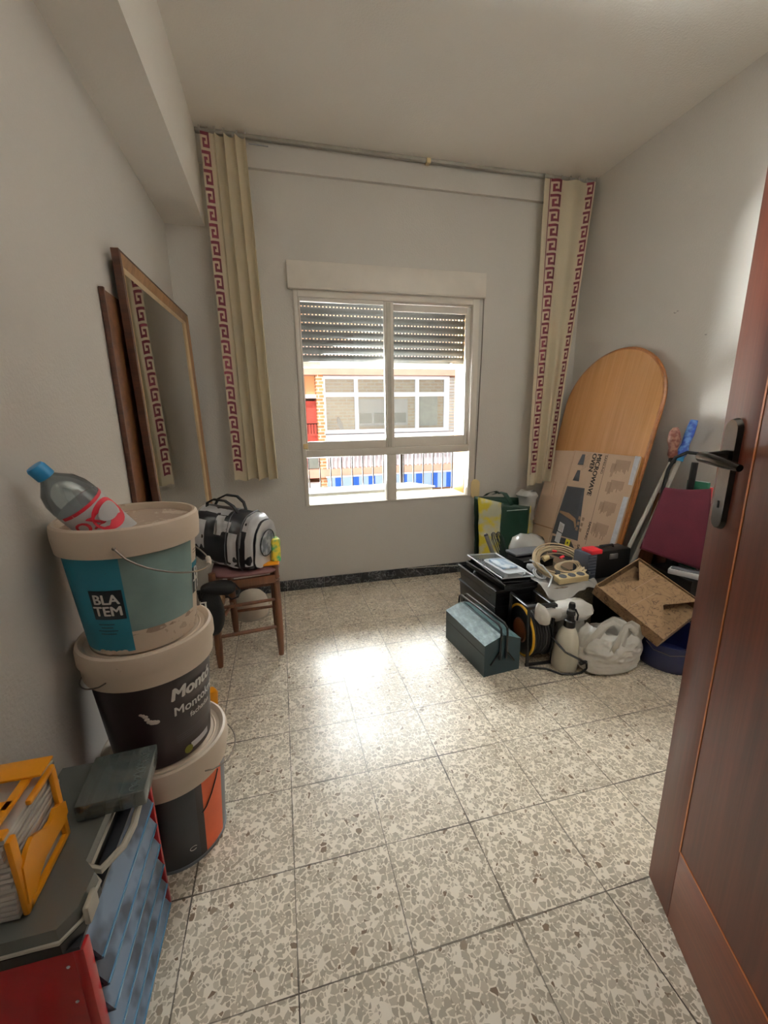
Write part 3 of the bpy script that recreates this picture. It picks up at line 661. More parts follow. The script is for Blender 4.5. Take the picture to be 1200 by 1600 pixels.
#PART2
# ================================================================== LEFT: paint buckets
def worldthing(name, label, cat, base, group=None):
    t = thing(name, label, cat, base, group=group); t['_b'] = 1; del t['_b']; BASES[t.name] = Vector(base); return t
BASES = {}
def part(name, mb, material, t, **k):
    """a part modelled in room coordinates under a thing whose origin stands at its base"""
    o = obj(name, mb, material, t, **k)
    if t.name in BASES: o.location = -BASES[t.name]
    return o
def bucket(t, rb, rt, h, band_h, lid):
    pr = [(rb-0.006, 0.0), (rb, 0.004), (rb+(rt-rb)*0.98, h-band_h-0.004), (rt+0.010, h-band_h), (rt+0.013, h-band_h*0.5), (rt+0.013, h-0.012), (rt+0.011, h-0.004), (rt+0.006, h)]
    if lid:
        body = MB().lathe(pr+[(rt, h)], 64)
        b = obj('body', body, 'bucket_white', t)
        l = MB().lathe([(rt+0.0135, h-0.030), (rt+0.0175, h-0.028), (rt+0.0175, h-0.002), (rt+0.014, h+0.010), (rt+0.008, h+0.013), (rt+0.002, h+0.010), (rt-0.003, h+0.003), (rt-0.012, h+0.001), (rt-0.014, h+0.004), (rt-0.018, h+0.001), (0.0, h+0.001)], 64)
        obj('lid', l, 'bucket_white', t)
    else:
        body = MB().lathe(pr+[(rt+0.001, h-0.001), (rt-0.001, h-0.03), (rb-0.003, 0.008), (0.0, 0.007)], 64)
        b = obj('body', body, 'bucket_white', t)
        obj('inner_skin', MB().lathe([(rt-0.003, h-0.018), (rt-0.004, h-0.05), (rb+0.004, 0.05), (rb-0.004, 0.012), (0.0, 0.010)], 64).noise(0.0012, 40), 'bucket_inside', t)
    return lambda z: rb+(rt-rb)*z/(h-band_h)*0.98
def label_patch(t, rf, a0, a1, z0, z1, material, name='label', off=0.0008, parent=None):
    n = max(3, int(abs(a1-a0)/4)); m = MB()
    m.grid(lambda u, v: ((rf(z0+(z1-z0)*v)+off)*math.cos(R(a0+(a1-a0)*u)), (rf(z0+(z1-z0)*v)+off)*math.sin(R(a0+(a1-a0)*u)), z0+(z1-z0)*v), n, 6)
    return obj(name, m, material, parent or t, smooth=60)
def ring_text(t, s, size, a, z, rf, material, bold=0.02, slant=0.0, rise=0.0, off=0.0030, sx=1.0, parent=None, name='lettering'):
    def fn(x, y):
        zz = z+y+rise*x; r = rf(zz)+off; an = R(a)+(x+slant*y)/r
        return (r*math.cos(an), r*math.sin(an), zz)
    return obj(name, text_mb(s, size, fn, bold, sx=sx), material, parent or t, smooth=0)
def bail(t, R0, z0, a0, a1, drop, out=0.012, r=0.0018, name='handle', n=28):
    pts = []
    for i in range(n+1):
        k = i/n; s = math.sin(k*PI); an = R(a0+(a1-a0)*k)
        pts.append(((R0+out*min(1, s*3))*math.cos(an), (R0+out*min(1, s*3))*math.sin(an), z0-drop*s**0.7))
    return obj(name, MB().tube(pts, r, 8), 'wire', t), pts

# bottom bucket
b1 = thing('paint_bucket', 'bottom bucket of the stack, charcoal label with an orange stripe, white lid', 'bucket', (-0.355, 1.07, 0), group='stacked paint buckets')
rf = bucket(b1, 0.118, 0.136, 0.318, 0.066, True)
label_patch(b1, rf, -175, 175, 0.008, 0.247, 'charcoal')
label_patch(b1, rf, -46, -14, 0.012, 0.247, 'orange', off=0.0016)
label_patch(b1, rf, -54, -46, 0.012, 0.247, 'plum', off=0.0016)
label_patch(b1, rf, -14, 8, 0.012, 0.247, 'midgrey', off=0.0016)
obj('base_rim', MB().lathe([(0.118, 0.0), (0.1215, 0.001), (0.1215, 0.009), (0.119, 0.010)], 64), 'midgrey', b1)
m = MB().tube([((rf(0.2+z)+0.003)*math.cos(R(a)), (rf(0.2+z)+0.003)*math.sin(R(a)), 0.195+z) for a, z in [(-48, -0.045), (-42, -0.035), (-34, -0.010), (-26, 0.02), (-22, 0.04)]], 0.0016, 6)
obj('printed_curve', m, 'charcoal', b1)
m = MB().tube([((rf(0.05)+0.0015)*math.cos(R(-62)+0.07*math.cos(q)), (rf(0.05)+0.0015)*math.sin(R(-62)+0.07*math.cos(q)), 0.055+0.006*math.sin(q)) for q in [R(k) for k in range(20, 330, 20)]], 0.0009, 5)
obj('recycling_mark', m, 'white_ink', b1)
bail(b1, 0.1535, 0.285, -44, 136, 0.035, 0.016)
# middle bucket
b2 = thing('paint_bucket', 'middle bucket of the stack, dark plum label with white lettering and a white lid', 'bucket', (-0.359, 1.07, 0.3205), group='stacked paint buckets')
rf = bucket(b2, 0.114, 0.136, 0.318, 0.072, True)
label_patch(b2, rf, -178, 178, 0.004, 0.243, 'plum')
ring_text(b2, 'Montó', 0.046, -34, 0.198, rf, 'white_ink', 0.045, 0.15)
ring_text(b2, 'Montokril', 0.034, -30, 0.150, rf, 'white_ink', 0.02)
ring_text(b2, 'fachadas', 0.021, -27, 0.120, rf, 'white_ink', 0.015)
for i in range(4): label_patch(b2, rf, -60, -12, 0.060+i*0.006, 0.0605+i*0.006, 'midgrey', 'printed_line', 0.0014)
label_patch(b2, rf, -44, -14, 0.018, 0.036, 'label_white', off=0.0014)
m = MB().lathe([(0.0, 0.0), (0.011, 0.0)], 20, Mx=frame((-math.sin(R(-48)), math.cos(R(-48)), 0), (0, 0, 1), (math.cos(R(-48)), math.sin(R(-48)), 0), (0.1195*math.cos(R(-48)), 0.1195*math.sin(R(-48)), 0.024)))
obj('green_mark', m, 'olive', b2, label='round olive green mark')
def blot(t, rf, a, z, pts, off=0.002):
    m = MB()
    for (da, dz, rr) in pts:
        r = rf(z+dz)+off; an = R(a+da)
        m.ball((0, 0, 0), (rr, rr*0.7, 0.0012), 10, Mx=frame((-math.sin(an), math.cos(an), 0), (0, 0, 1), (math.cos(an), math.sin(an), 0), (r*math.cos(an), r*math.sin(an), z+dz)))
    return m
obj('paint_splash', blot(b2, rf, -84, 0.16, [(-6, 0.012, 0.004), (-4, 0.009, 0.005), (-2, 0.004, 0.006), (-1, -0.004, 0.006), (1, -0.012, 0.007), (4, -0.016, 0.009), (7, -0.018, 0.008)], 0.001), 'paint_splash', b2)
bail(b2, 0.1515, 0.275, -110, -290, 0.050, 0.002)
# top bucket, open
b3 = thing('paint_bucket', 'open top bucket of the stack, teal and grey-blue label, a plastic bottle sticking out', 'bucket', (-0.362, 1.07, 0.641), group='stacked paint buckets')
rf = bucket(b3, 0.118, 0.139, 0.302, 0.062, False)
label_patch(b3, rf, -160, -84, 0.012, 0.239, 'teal')
label_patch(b3, rf, -84, -12, 0.060, 0.239, 'greyblue')
sq = label_patch(b3, rf, -116, -86, 0.095, 0.165, 'navy', off=0.0014)
ring_text(b3, 'BLA', 0.032, -101, 0.143, rf, 'white_ink', 0.03)
ring_text(b3, 'TEM', 0.032, -101, 0.115, rf, 'white_ink', 0.03)
label_patch(b3, rf, -12, 26, 0.095, 0.175, 'navy', off=0.0014)
label_patch(b3, rf, -12, 26, 0.162, 0.176, 'teal', off=0.0017)
ring_text(b3, 'BLA', 0.044, 6, 0.146, rf, 'white_ink', 0.03, off=0.0036)
ring_text(b3, 'TEM', 0.044, 6, 0.114, rf, 'white_ink', 0.03, off=0.0036)
for i, (a0, a1) in enumerate(((-114, -98), (-112, -100), (-116, -96), (-114, -98))): label_patch(b3, rf, a0, a1, 0.082-i*0.008, 0.084-i*0.008, 'navy', 'printed_line', 0.0014)
for zz in (0.205, 0.198, 0.030): label_patch(b3, rf, -8, 4, zz, zz+0.0015, 'ink', 'printed_line', 0.0014)
obj('paint_splash', blot(b3, rf, -104, 0.012, [(-14, 0, 0.009), (-8, -0.002, 0.010), (-2, -0.001, 0.008), (5, -0.002, 0.009), (10, 0.0, 0.007)], 0.001), 'bucket_white', b3)
hnd, pts = bail(b3, 0.1535, 0.262, -84, 96, 0.105, 0.010, 0.0019)
obj('grip', MB().tube(pts[13:17], 0.0065, 12), 'grip', hnd)
obj('ear', MB().ball((0.1525*math.cos(R(-84)), 0.1525*math.sin(R(-84)), 0.262), 0.004, 10), 'wire', hnd)

# bottle leaning out of the top bucket
bt = thing('water_bottle', 'clear plastic bottle with blue cap and red label lying in the open top bucket', 'bottle')
p0 = Vector((-0.340, 1.062, 0.835)); p1 = Vector((-0.470, 0.958, 1.068)); az = (p1-p0).normalized()
ax = az.cross(Vector((0, 0, 1))).normalized(); ay = az.cross(ax); BL = (p1-p0).length
bt.matrix_world = frame(ax, ay, az, p0)
rr_ = 0.0475
obj('body', MB().lathe([(0.0, 0.006), (0.022, 0.0), (0.034, 0.004), (rr_, 0.016), (rr_, BL*0.34), (rr_*0.96, BL*0.36), (rr_, BL*0.39), (rr_*0.96, BL*0.42), (rr_, BL*0.45), (rr_, BL*0.70), (rr_*0.95, BL*0.77), (rr_*0.78, BL*0.84), (0.022, BL*0.895), (0.0135, BL*0.93), (0.0130, BL*0.97)], 36), 'bottle', bt, smooth=60)
lb = MB().lathe([(rr_+0.0006, BL*0.22), (rr_+0.0006, BL*0.66)], 36); lb = obj('label', lb, 'lead_glass', bt, smooth=60)
def bang(deg): return R(deg)
def bpatch(a0, a1, l0, l1, material, name='label_print', off=0.0012):
    m = MB().grid(lambda u, v: ((rr_+off)*math.cos(R(a0+(a1-a0)*u)), (rr_+off)*math.sin(R(a0+(a1-a0)*u)), BL*(l0+(l1-l0)*v)), 12, 4); return obj(name, m, material, lb, smooth=60)
# angle (around the axis) that faces the camera
vc = (Vector((0, 0, 1.16))-p0); ca = math.degrees(math.atan2(vc.dot(ay), vc.dot(ax)))
bpatch(ca-60, ca+160, 0.64, 0.665, 'red_label')
def oval(cx_, cl, ra, rl, off, material):
    m = MB(); ctr = m.b.verts.new(((rr_+off)*math.cos(R(cx_)), (rr_+off)*math.sin(R(cx_)), BL*cl)); prev = None; ring = []
    for i in range(28):
        q = 2*PI*i/28; a = R(cx_+ra*math.cos(q)); ring.append(m.b.verts.new(((rr_+off)*math.cos(a), (rr_+off)*math.sin(a), BL*(cl+rl*math.sin(q)))))
    for i in range(28): m.b.faces.new((ctr, ring[i], ring[(i+1) % 28]))
    return obj('label_print', m, material, lb, smooth=60)
sgn = 1
oval(ca+32*sgn, 0.51, 46, 0.12, 0.0022, 'red_label'); oval(ca+34*sgn, 0.53, 30, 0.065, 0.0040, 'lead_glass')
def btf(x, y):
    a = R(ca-24)+x/(rr_+0.0016)*-1; return ((rr_+0.0016)*math.cos(a), (rr_+0.0016)*math.sin(a), BL*0.53+y)
obj('lettering', text_mb('ZO', 0.040, btf, 0.03), 'red_label', lb, smooth=0)
obj('cap', MB().lathe([(0.0155, BL*0.925), (0.0175, BL*0.93), (0.0175, BL*1.01), (0.015, BL*1.025), (0.0, BL*1.028)], 30), 'blue_cap', bt)
# roller handle and cloth in the open bucket
rh = thing('paint_roller', 'black roller handle end lying inside the open top bucket', 'roller', (-0.300, 1.05, 0.80))
obj('grip', MB().tube([(0.05, 0.03, 0.0), (0.02, -0.01, 0.06), (-0.005, -0.035, 0.115)], [0.011, 0.013, 0.0155], 14), 'black_rubber', rh)
obj('rod', MB().tube([(0.05, 0.03, 0.0), (0.06, 0.05, -0.12)], 0.004, 8), 'wire', rh)
rg = MB().grid(lambda u, v: (-0.385+0.09*u, 1.06+0.08*v, 0.850+0.022*math.sin(5*u+3*v)+0.012*math.sin(11*v)), 16, 14); rg.noise(0.012, 18)
tag(obj('paint_rag', rg, 'brown_bits', solid=0.002), 'crumpled reddish rag lying inside the open top bucket', 'rag')
sc_ = thing('yellow_scraper', 'yellow-orange scrap of packaging on the floor between buckets and stool', 'packaging', (-0.352, 1.62, 0.0))
obj('wrapper', MB().box((-0.02, 0.0, 0.035), (0.09, 0.05, 0.068), rot=(0, 0, 0.4), bev=0.012).noise(0.006, 30), 'amber', sc_)

# ================================================================== cabinet, organisers, cases
cb = worldthing('parts_cabinet', 'red metal cabinet with blue translucent drawers in the near left corner', 'cabinet', (-0.43, 0.73, 0))
CX0, CX1, CY0, CY1, CZ = -0.515, -0.352, 0.565, 0.885, 0.372
part('side_panel', MB().box(((CX0+CX1)/2, CY0+0.006, CZ/2), (CX1-CX0, 0.012, CZ), bev=0.003), 'red_metal', cb)
part('front_flange', MB().box((CX1-0.003, CY0+0.010, CZ/2), (0.016, 0.022, CZ), bev=0.003), 'red_metal', cb)
part('side_panel', MB().box(((CX0+CX1)/2, CY1-0.004, CZ/2), (CX1-CX0, 0.008, CZ), bev=0.002), 'red_metal', cb)
part('front_flange', MB().box((CX1+0.003, CY1-0.004, CZ/2), (0.018, 0.010, CZ), bev=0.003), 'red_metal', cb)
part('top_panel', MB().box(((CX0+CX1)/2, (CY0+CY1)/2, CZ+0.003), (CX1-CX0, CY1-CY0, 0.006)), 'charcoal', cb)
part('back_panel', MB().box((CX0+0.004, (CY0+CY1)/2, CZ/2), (0.008, CY1-CY0, CZ)), 'red_metal', cb)
for i in range(3):
    for (xx, yy) in ((CX1-0.020, CY0-0.0005),):
        part('rivet', MB().lathe([(0.0028, 0), (0.0022, 0.001), (0.0, 0.0014)], 12, Mx=frame((1, 0, 0), (0, 0, 1), (0, -1, 0), (xx, yy, 0.345-i*0.075))), 'tape', cb)
nd = 6; dh_ = (CZ-0.012)/nd
for i in range(nd):
    z0 = 0.006+i*dh_; y0_, y1_ = CY0+0.024, CY1-0.012; out = 0.012
    m = MB()
    # sloping trough front, floor and lip
    m.prism([(CX0+0.02, z0), (CX1+out, z0), (CX1+out, z0+0.006), (CX1-0.008, z0+dh_*0.80), (CX1-0.012, z0+dh_*0.80), (CX1+out-0.006, z0+0.005), (CX0+0.02, z0+0.004)], 0, y1_-y0_, Mx=frame((1, 0, 0), (0, 0, 1), (0, -1, 0), (0, y1_, 0)))
    d = part('drawer', m, 'blue_tray', cb)
    e = MB().box((CX1+out+0.0005, (y0_+y1_)/2, z0+0.003), (0.004, y1_-y0_, 0.005)); obj('drawer_lip', e, 'tray_edge', d)
    g = MB().box((CX1-0.060, (y0_+y1_)/2, z0+0.013), (0.07, y1_-y0_-0.01, 0.016)); obj('contents', g, 'case_grey' if i % 2 else 'midgrey', d, smooth=0)
# grey organizer case with handle
oz = CZ+0.007
og = worldthing('organizer_case', 'grey see-through organizer case with a pale handle lying flat on the red cabinet', 'organizer', (-0.43, 0.73, oz))
oc = [(-0.515, 0.560), (-0.372, 0.560), (-0.352, 0.585), (-0.348, 0.640), (-0.372, 0.665), (-0.372, 0.790), (-0.352, 0.815), (-0.350, 0.905), (-0.515, 0.905)]
part('base', MB().prism(oc, oz, oz+0.018), 'black_plastic', og)
oi = [(x+(0.004 if x < -0.4 else -0.003), y+(0.003 if y < 0.7 else -0.003)) for x, y in oc]
part('compartment_tray', MB().prism(oi, oz+0.018, oz+0.022), 'midgrey', og)
part('lid', MB().prism(oc, oz+0.023, oz+0.044, top=[((x+0.43)*0.94-0.43, (y-0.73)*0.97+0.73) for x, y in oc]), 'grey_clear', og)
part('handle', MB().tube([(-0.376, 0.665, oz+0.03), (-0.350, 0.655, oz+0.03), (-0.327, 0.690, oz+0.03), (-0.322, 0.73, oz+0.03), (-0.326, 0.775, oz+0.03), (-0.345, 0.805, oz+0.03), (-0.372, 0.795, oz+0.03)], 0.0065, 10), 'grey_handle', og)
part('lid_rim', MB().tube([(x, y, oz+0.024) for x, y in oc], 0.0035, 6, closed=True), 'grey_handle', og)
for yy in (0.600, 0.868): part('latch', MB().box((-0.345, yy, oz+0.028), (0.010, 0.034, 0.034), bev=0.004), 'grey_handle', og)
# small clear organizer on top
cz = oz+0.0465
so_ = thing('small_organizer', 'small clear compartment box lying on the grey organizer beside the case stacks', 'organizer', (-0.367, 0.812, cz), (0, 0, R(4)))
obj('shell', MB().box((0, 0, 0.017), (0.118, 0.125, 0.034), bev=0.003), 'clear_box', so_)
for i in range(4): obj('divider', MB().box((-0.040+i*0.027, 0, 0.016), (0.0015, 0.118, 0.028)), 'clear_box', so_, smooth=0)
obj('contents', MB().box((-0.01, 0.0, 0.009), (0.08, 0.10, 0.014), bev=0.003).noise(0.004, 60), 'case_grey', so_)
m = MB()
for i in range(9): m.tube([(0.040+0.006*random.uniform(-1, 1)+0.006*math.cos(q), 0.04*random.uniform(-1, 1)*0+(-0.045+i*0.011)+0.006*math.sin(q), 0.030) for q in [k*PI/4 for k in range(8)]], 0.0010, 4, closed=True)
obj('small_rings', m, 'tape', so_, kind='stuff')
# stacks of flat clear cases held by a yellow carrier
def case(i, n, x0, y0, z0, dx_, dy_, group, label, jit):
    t = thing('disc_case', label, 'case', (x0+jit*random.uniform(-1, 1), y0+jit*random.uniform(-1, 1), z0), (0, 0, R(random.uniform(-1.5, 1.5))), group=group)
    obj('shell', MB().box((0, 0, 0.0042), (dx_, dy_, 0.0080), bev=0.0012), 'case_clear', t)
    obj('paper_inlay', MB().box((0, 0, 0.0042), (dx_-0.006, dy_-0.006, 0.0030)), 'case_card', t, smooth=0)
for i in range(15): case(i, 15, -0.472, 0.668, cz+i*0.0098, 0.080, 0.150, 'clear cases stacked inside the yellow carrier',
    'bottom clear case of the stack inside the yellow carrier' if i == 0 else 'topmost clear case of the stack inside the yellow carrier' if i == 14 else 'thin clear case in the stack inside the yellow carrier', 0.0015)
yc = worldthing('disc_carrier', 'yellow plastic carrier frame around a stack of clear cases at the left edge', 'carrier', (-0.47, 0.66, cz))
FX = -0.4265; w_ = 0.009
m = MB()
m.box((FX, 0.602, cz+0.070), (w_, 0.016, 0.140), bev=0.003); m.box((FX, 0.722, cz+0.074), (w_, 0.013, 0.148), bev=0.003)
m.box((FX, 0.662, cz+0.006), (w_, 0.128, 0.012), bev=0.003); m.box((FX, 0.690, cz+0.148), (w_, 0.075, 0.010), bev=0.003)
part('side_frame', m, 'amber', yc)
sh = [(0.596, 0.020), (0.602, 0.082), (0.612, 0.090), (0.622, 0.098), (0.636, 0.101), (0.652, 0.092), (0.668, 0.080), (0.684, 0.078), (0.700, 0.086), (0.716, 0.078), (0.728, 0.070), (0.728, 0.046), (0.712, 0.038), (0.680, 0.040), (0.652, 0.040), (0.632, 0.032), (0.616, 0.020)]
part('side_plate', MB().prism(sh, -0.003, 0.004, Mx=frame((0, 1, 0), (0, 0, 1), (1, 0, 0), (FX+0.003, 0, cz))), 'amber', yc)
part('top_plate', MB().box((-0.468, 0.708, cz+0.166), (0.092, 0.042, 0.005), bev=0.002), 'amber', yc)
m = MB(); m.box((-0.445, 0.655, cz+0.160), (0.014, 0.110, 0.007), bev=0.002); m.box((-0.475, 0.640, cz+0.160), (0.070, 0.020, 0.007), bev=0.002); m.box((-0.470, 0.600, cz+0.150), (0.085, 0.016, 0.007), bev=0.002)
part('top_bars', m, 'amber', yc)
m = MB(); m.box((-0.512, 0.602, cz+0.075), (0.006, 0.016, 0.15), bev=0.002); m.box((-0.512, 0.722, cz+0.075), (0.006, 0.013, 0.15), bev=0.002)
part('back_frame', m, 'amber', yc)

# ================================================================== mirror and panel on the left wall
mi = thing('framed_mirror', 'tall mirror in a brown and gilt frame leaning on the left wall', 'mirror')
# local: X along the wall (towards the window), Y up the leaning face, Z out of the glass
bx = Vector((0.030, 0.999, 0)).normalized(); bz0 = Vector((0.999, -0.030, 0.018)).normalized(); by = bz0.cross(bx).normalized(); bz0 = bx.cross(by)
mi.matrix_world = frame(bx, by, bz0, (-0.449, 1.700, 0.003))
MW, MH = 0.962, 1.712; fw_ = 0.058
def mitre(o, i_, z0, z1, zi0, zi1):
    """rectangular ring from outline o to outline i_ with its own heights"""
    m = MB(); b = m.b
    O = [b.verts.new((x, y, z1)) for x, y in o]; I = [b.verts.new((x, y, zi1)) for x, y in i_]; OB = [b.verts.new((x, y, z0)) for x, y in o]; IB = [b.verts.new((x, y, zi0)) for x, y in i_]
    for k in range(4):
        j = (k+1) % 4
        b.faces.new((O[k], O[j], I[j], I[k])); b.faces.new((OB[j], OB[k], IB[k], IB[j])); b.faces.new((OB[k], OB[j], O[j], O[k])); b.faces.new((I[k], I[j], IB[j], IB[k]))
    return m
def rect(d): return [(d, d), (MW-d, d), (MW-d, MH-d), (d, MH-d)]
obj('outer_moulding', mitre(rect(0), rect(0.010), -0.020, 0.004, -0.020, 0.006), 'dark_wood', mi, smooth=20)
obj('frame', mitre(rect(0.010), rect(0.046), -0.019, 0.006, -0.019, -0.004), 'gilt', mi, smooth=20)
obj('inner_lip', mitre(rect(0.046), rect(0.058), -0.019, -0.002, -0.019, -0.011), 'gilt_lip', mi, smooth=20)
obj('glass', MB().box((MW/2, MH/2, -0.013), (MW-0.10, MH-0.10, 0.003)), 'mirror', mi, smooth=0)
obj('backing', MB().box((MW/2, MH/2, -0.018), (MW-0.06, MH-0.06, 0.003)), 'dark_wood', mi, smooth=0)
pn = thing('picture_frame', 'brown wooden frame with a dark edge standing behind the mirror on the wall', 'frame')
pn.matrix_world = frame((0, 1, 0), (0, 0, 1), (1, 0, 0), (-0.500, 1.590, 0.003))
obj('board', MB().box((0.42, 0.782, -0.013), (0.82, 1.560, 0.006)), 'back_wood', pn, smooth=0)
obj('edge_strip', MB().box((0.005, 0.782, -0.010), (0.012, 1.564, 0.016), bev=0.002), 'dark_wood', pn)
obj('edge_strip', MB().box((0.835, 0.782, -0.011), (0.012, 1.564, 0.012), bev=0.002), 'dark_wood', pn)

# ================================================================== stool with bag
st = worldthing('wooden_stool', 'small brown wooden stool with a mauve cushion under the sports bag', 'stool', (-0.21, 2.06, 0))
def leg(p, top, kn=True):
    a = Vector(p); b = Vector(top); pr = [(0, 0.0125), (0.10, 0.0155), (0.25, 0.018), (0.55, 0.0185), (0.78, 0.017), (0.80, 0.0195), (0.815, 0.016), (0.83, 0.0195), (0.845, 0.016), (0.86, 0.0195), (0.88, 0.017), (1.0, 0.016)]
    return MB().tube([a.lerp(b, k) for k, r_ in pr], [r_ for k, r_ in pr], 16)
LF = [((-0.068, 1.933, 0), (-0.066, 1.945, 0.478)), ((-0.351, 1.898, 0), (-0.345, 1.910, 0.470)), ((-0.090, 2.200, 0), (-0.085, 2.195, 0.445)), ((-0.305, 2.190, 0), (-0.305, 2.180, 0.445))]
for a, b in LF: part('leg', leg(a, b), 'chair_wood', st)
def rung(a, b, z, r=0.0085): return MB().tube([(a[0], a[1], z), ((a[0]+b[0])/2, (a[1]+b[1])/2, z), (b[0], b[1], z)], [r*0.8, r, r*0.8], 10)
P = [Vector(a) for a, b in LF]
for (i, j, z, r_) in ((0, 1, 0.155, 0.010), (0, 1, 0.300, 0.009), (2, 3, 0.270, 0.009), (2, 3, 0.140, 0.009), (0, 2, 0.200, 0.009), (1, 3, 0.200, 0.009)): part('rung', rung(P[i], P[j], z, r_), 'chair_wood', st)
for (i, j) in ((0, 1), (2, 3), (0, 2), (1, 3)):
    a, b = P[i], P[j]; d = (b-a); m = MB().box(((a.x+b.x)/2, (a.y+b.y)/2, 0.408), (d.length, 0.018, 0.040), bev=0.003, rot=None)
    bm_ = m.b; c_ = Vector(((a.x+b.x)/2, (a.y+b.y)/2, 0.408)); bmesh.ops.rotate(bm_, cent=c_, matrix=Matrix.Rotation(math.atan2(d.y, d.x), 3, 'Z'), verts=bm_.verts[:]); part('apron', m, 'chair_wood', st)
def pillow(c, sx_, sy_, sz_, ex=3.0, rot=0.0, nz=0.004, sag=0.0):
    m = MB()
    def fn(u, v):
        a = 2*PI*u; b = -PI/2+PI*v
        ce = lambda t, e: math.copysign(abs(math.cos(t))**(2/e), math.cos(t)); se = lambda t, e: math.copysign(abs(math.sin(t))**(2/e), math.sin(t))
        return (sx_*ce(b, 2)*ce(a, ex), sy_*ce(b, 2)*se(a, ex), sz_*se(b, 2.4))
    m.grid(fn, 48, 20); bmesh.ops.remove_doubles(m.b, verts=m.b.verts[:], dist=1e-5); m.noise(nz, 12)
    bmesh.ops.rotate(m.b, cent=(0, 0, 0), matrix=Matrix.Rotation(rot, 3, 'Z'), verts=m.b.verts[:]); bmesh.ops.translate(m.b, vec=c, verts=m.b.verts[:]); return m
part('seat_cushion', pillow((-0.203, 2.045, 0.452), 0.158, 0.150, 0.026, 4, 0.05, 0.003), 'mauve', st)

# sports bag
sb = thing('sports_bag', 'black and silver-white sports bag lying on the wooden stool', 'bag')
ax_ = Vector((0.86, -0.51, 0)).normalized(); up_ = Vector((-0.10, 0.0, 1.0)); up_ = (up_-ax_*up_.dot(ax_)).normalized()
q = Matrix.Rotation(R(-7), 3, ax_.cross(up_)); ax_ = q @ ax_; up_ = q @ up_; sd_ = up_.cross(ax_)       # sd_ points away from the camera
sb.matrix_world = frame(ax_, -sd_, up_, (-0.258, 2.035, 0.478)) if (-sd_).y < 0 else frame(ax_, sd_, up_, (-0.258, 2.035, 0.478))
flipY = -1 if (-sd_).y < 0 else 1
BLh, BW, BH = 0.160, 0.108, 0.268
def bagS(t, th, off=0.0):
    """t -1..1 along the bag, th angle of its cross section (0 = towards the viewer side, 90 = top)"""
    k = (1-min(1, abs(t))**7)**0.30 if abs(t) < 1 else 0.0
    c, s = math.cos(R(th)), math.sin(R(th)); e = 2.6
    y = math.copysign(abs(c)**(2/e), c)*BW; z = math.copysign(abs(s)**(2/(2.2 if s > 0 else 5)), s)
    z = z*(BH*0.56) if s > 0 else z*(BH*0.44)
    y *= (0.94+0.06*(1-max(0, s)))*(0.70+0.30*k); z = z*(0.72+0.28*k)
    if k < 0.01: y *= 0.0; z *= 0.0
    dent = 0.008*noise.noise(Vector((t*3, th*0.03, 1.7)))+0.004*noise.noise(Vector((t*8, th*0.09, 4.1)))
    L = (BW+off)/BW; ez = t*BLh*(1 + (0.02 if t > 0 else 0)*1)
    return ((t*BLh+(0.010*math.copysign(1, t)*(1-k) if abs(t) < 1 else 0)) + off*t*2, (y+dent*c)*L*1.0, BH*0.44+(z+dent*s)*L)
ts = [-1, -0.995, -0.98, -0.95, -0.9, -0.8, -0.65, -0.5, -0.3, -0.1, 0.1, 0.3, 0.5, 0.65, 0.8, 0.9, 0.95, 0.98, 0.995, 1]
m = MB(); g = [[m.b.verts.new(bagS(max(-0.9999, min(0.9999, t)), th)) for th in range(0, 360, 8)] for t in ts]
for A, B in zip(g, g[1:]):
    for k in range(45): m.b.faces.new((A[k], A[(k+1) % 45], B[(k+1) % 45], B[k]))
m.b.faces.new(g[0][::-1]); m.b.faces.new(g[-1])
obj('body', m, 'black_vinyl', sb, smooth=50)
def bpan(name, t0, t1, a0, a1, material, off=0.0016):
    m = MB().grid(lambda u, v: bagS(t0+(t1-t0)*u, a0+(a1-a0)*v, off), 14, 14); return obj(name, m, material, sb, smooth=60)
BA = 0
def side(a0, a1): return (a0, a1)
bpan('silver_panel', -0.88, -0.50, -2, 42, 'white_vinyl'); bpan('silver_panel', -0.88, -0.62, -28, -2, 'white_vinyl'); bpan('silver_panel', -0.62, 0.55, -36, -22, 'white_vinyl'); bpan('silver_panel', 0.28, 0.55, -22, 26, 'white_vinyl')
bpan('silver_panel', -0.20, 0.06, 18, 60, 'white_vinyl'); bpan('silver_panel', -0.86, 0.1, 62, 84, 'white_vinyl'); bpan('silver_panel', 0.0, 0.28, 26, 48, 'white_vinyl')
bpan('silver_panel', 0.80, 0.985, -20, 110, 'white_vinyl'); bpan('silver_panel', 0.66, 0.80, 34, 100, 'white_vinyl')
def endpt(r_, a, off=0.004):
    return (BLh*1.0+off+0.017, -0.0+r_*math.cos(a)*0.9, BH*0.50+r_*math.sin(a))
m = MB(); ec = [bagS(0.93, a, 0.0) for a in range(0, 360, 12)]; rg_ = [m.b.verts.new((BLh+0.0165, y*0.90, BH*0.5+(z-BH*0.5)*0.90)) for x, y, z in ec]; m.b.faces.new(rg_)
obj('silver_end', m, 'white_vinyl', sb, smooth=0, solid=0.003)
m = MB(); ring = [m.b.verts.new(endpt(0.062, 2*PI*i/28)) for i in range(28)]; m.b.faces.new(ring)
obj('end_pocket', m, 'cloudy_grey', sb, smooth=0, solid=0.004)
obj('zipper', MB().tube([endpt(0.064, 2*PI*i/28, 0.007) for i in range(28)], 0.0022, 6, closed=True), 'black_matte', sb)
for t_, rr2 in ((0.62, 0.0028), (-0.93, 0.0022), (0.20, 0.0022)):
    obj('piping', MB().tube([bagS(t_, a, 0.002) for a in range(-60, 200, 8)], rr2, 6), 'midgrey' if t_ > 0 else 'grip', sb)
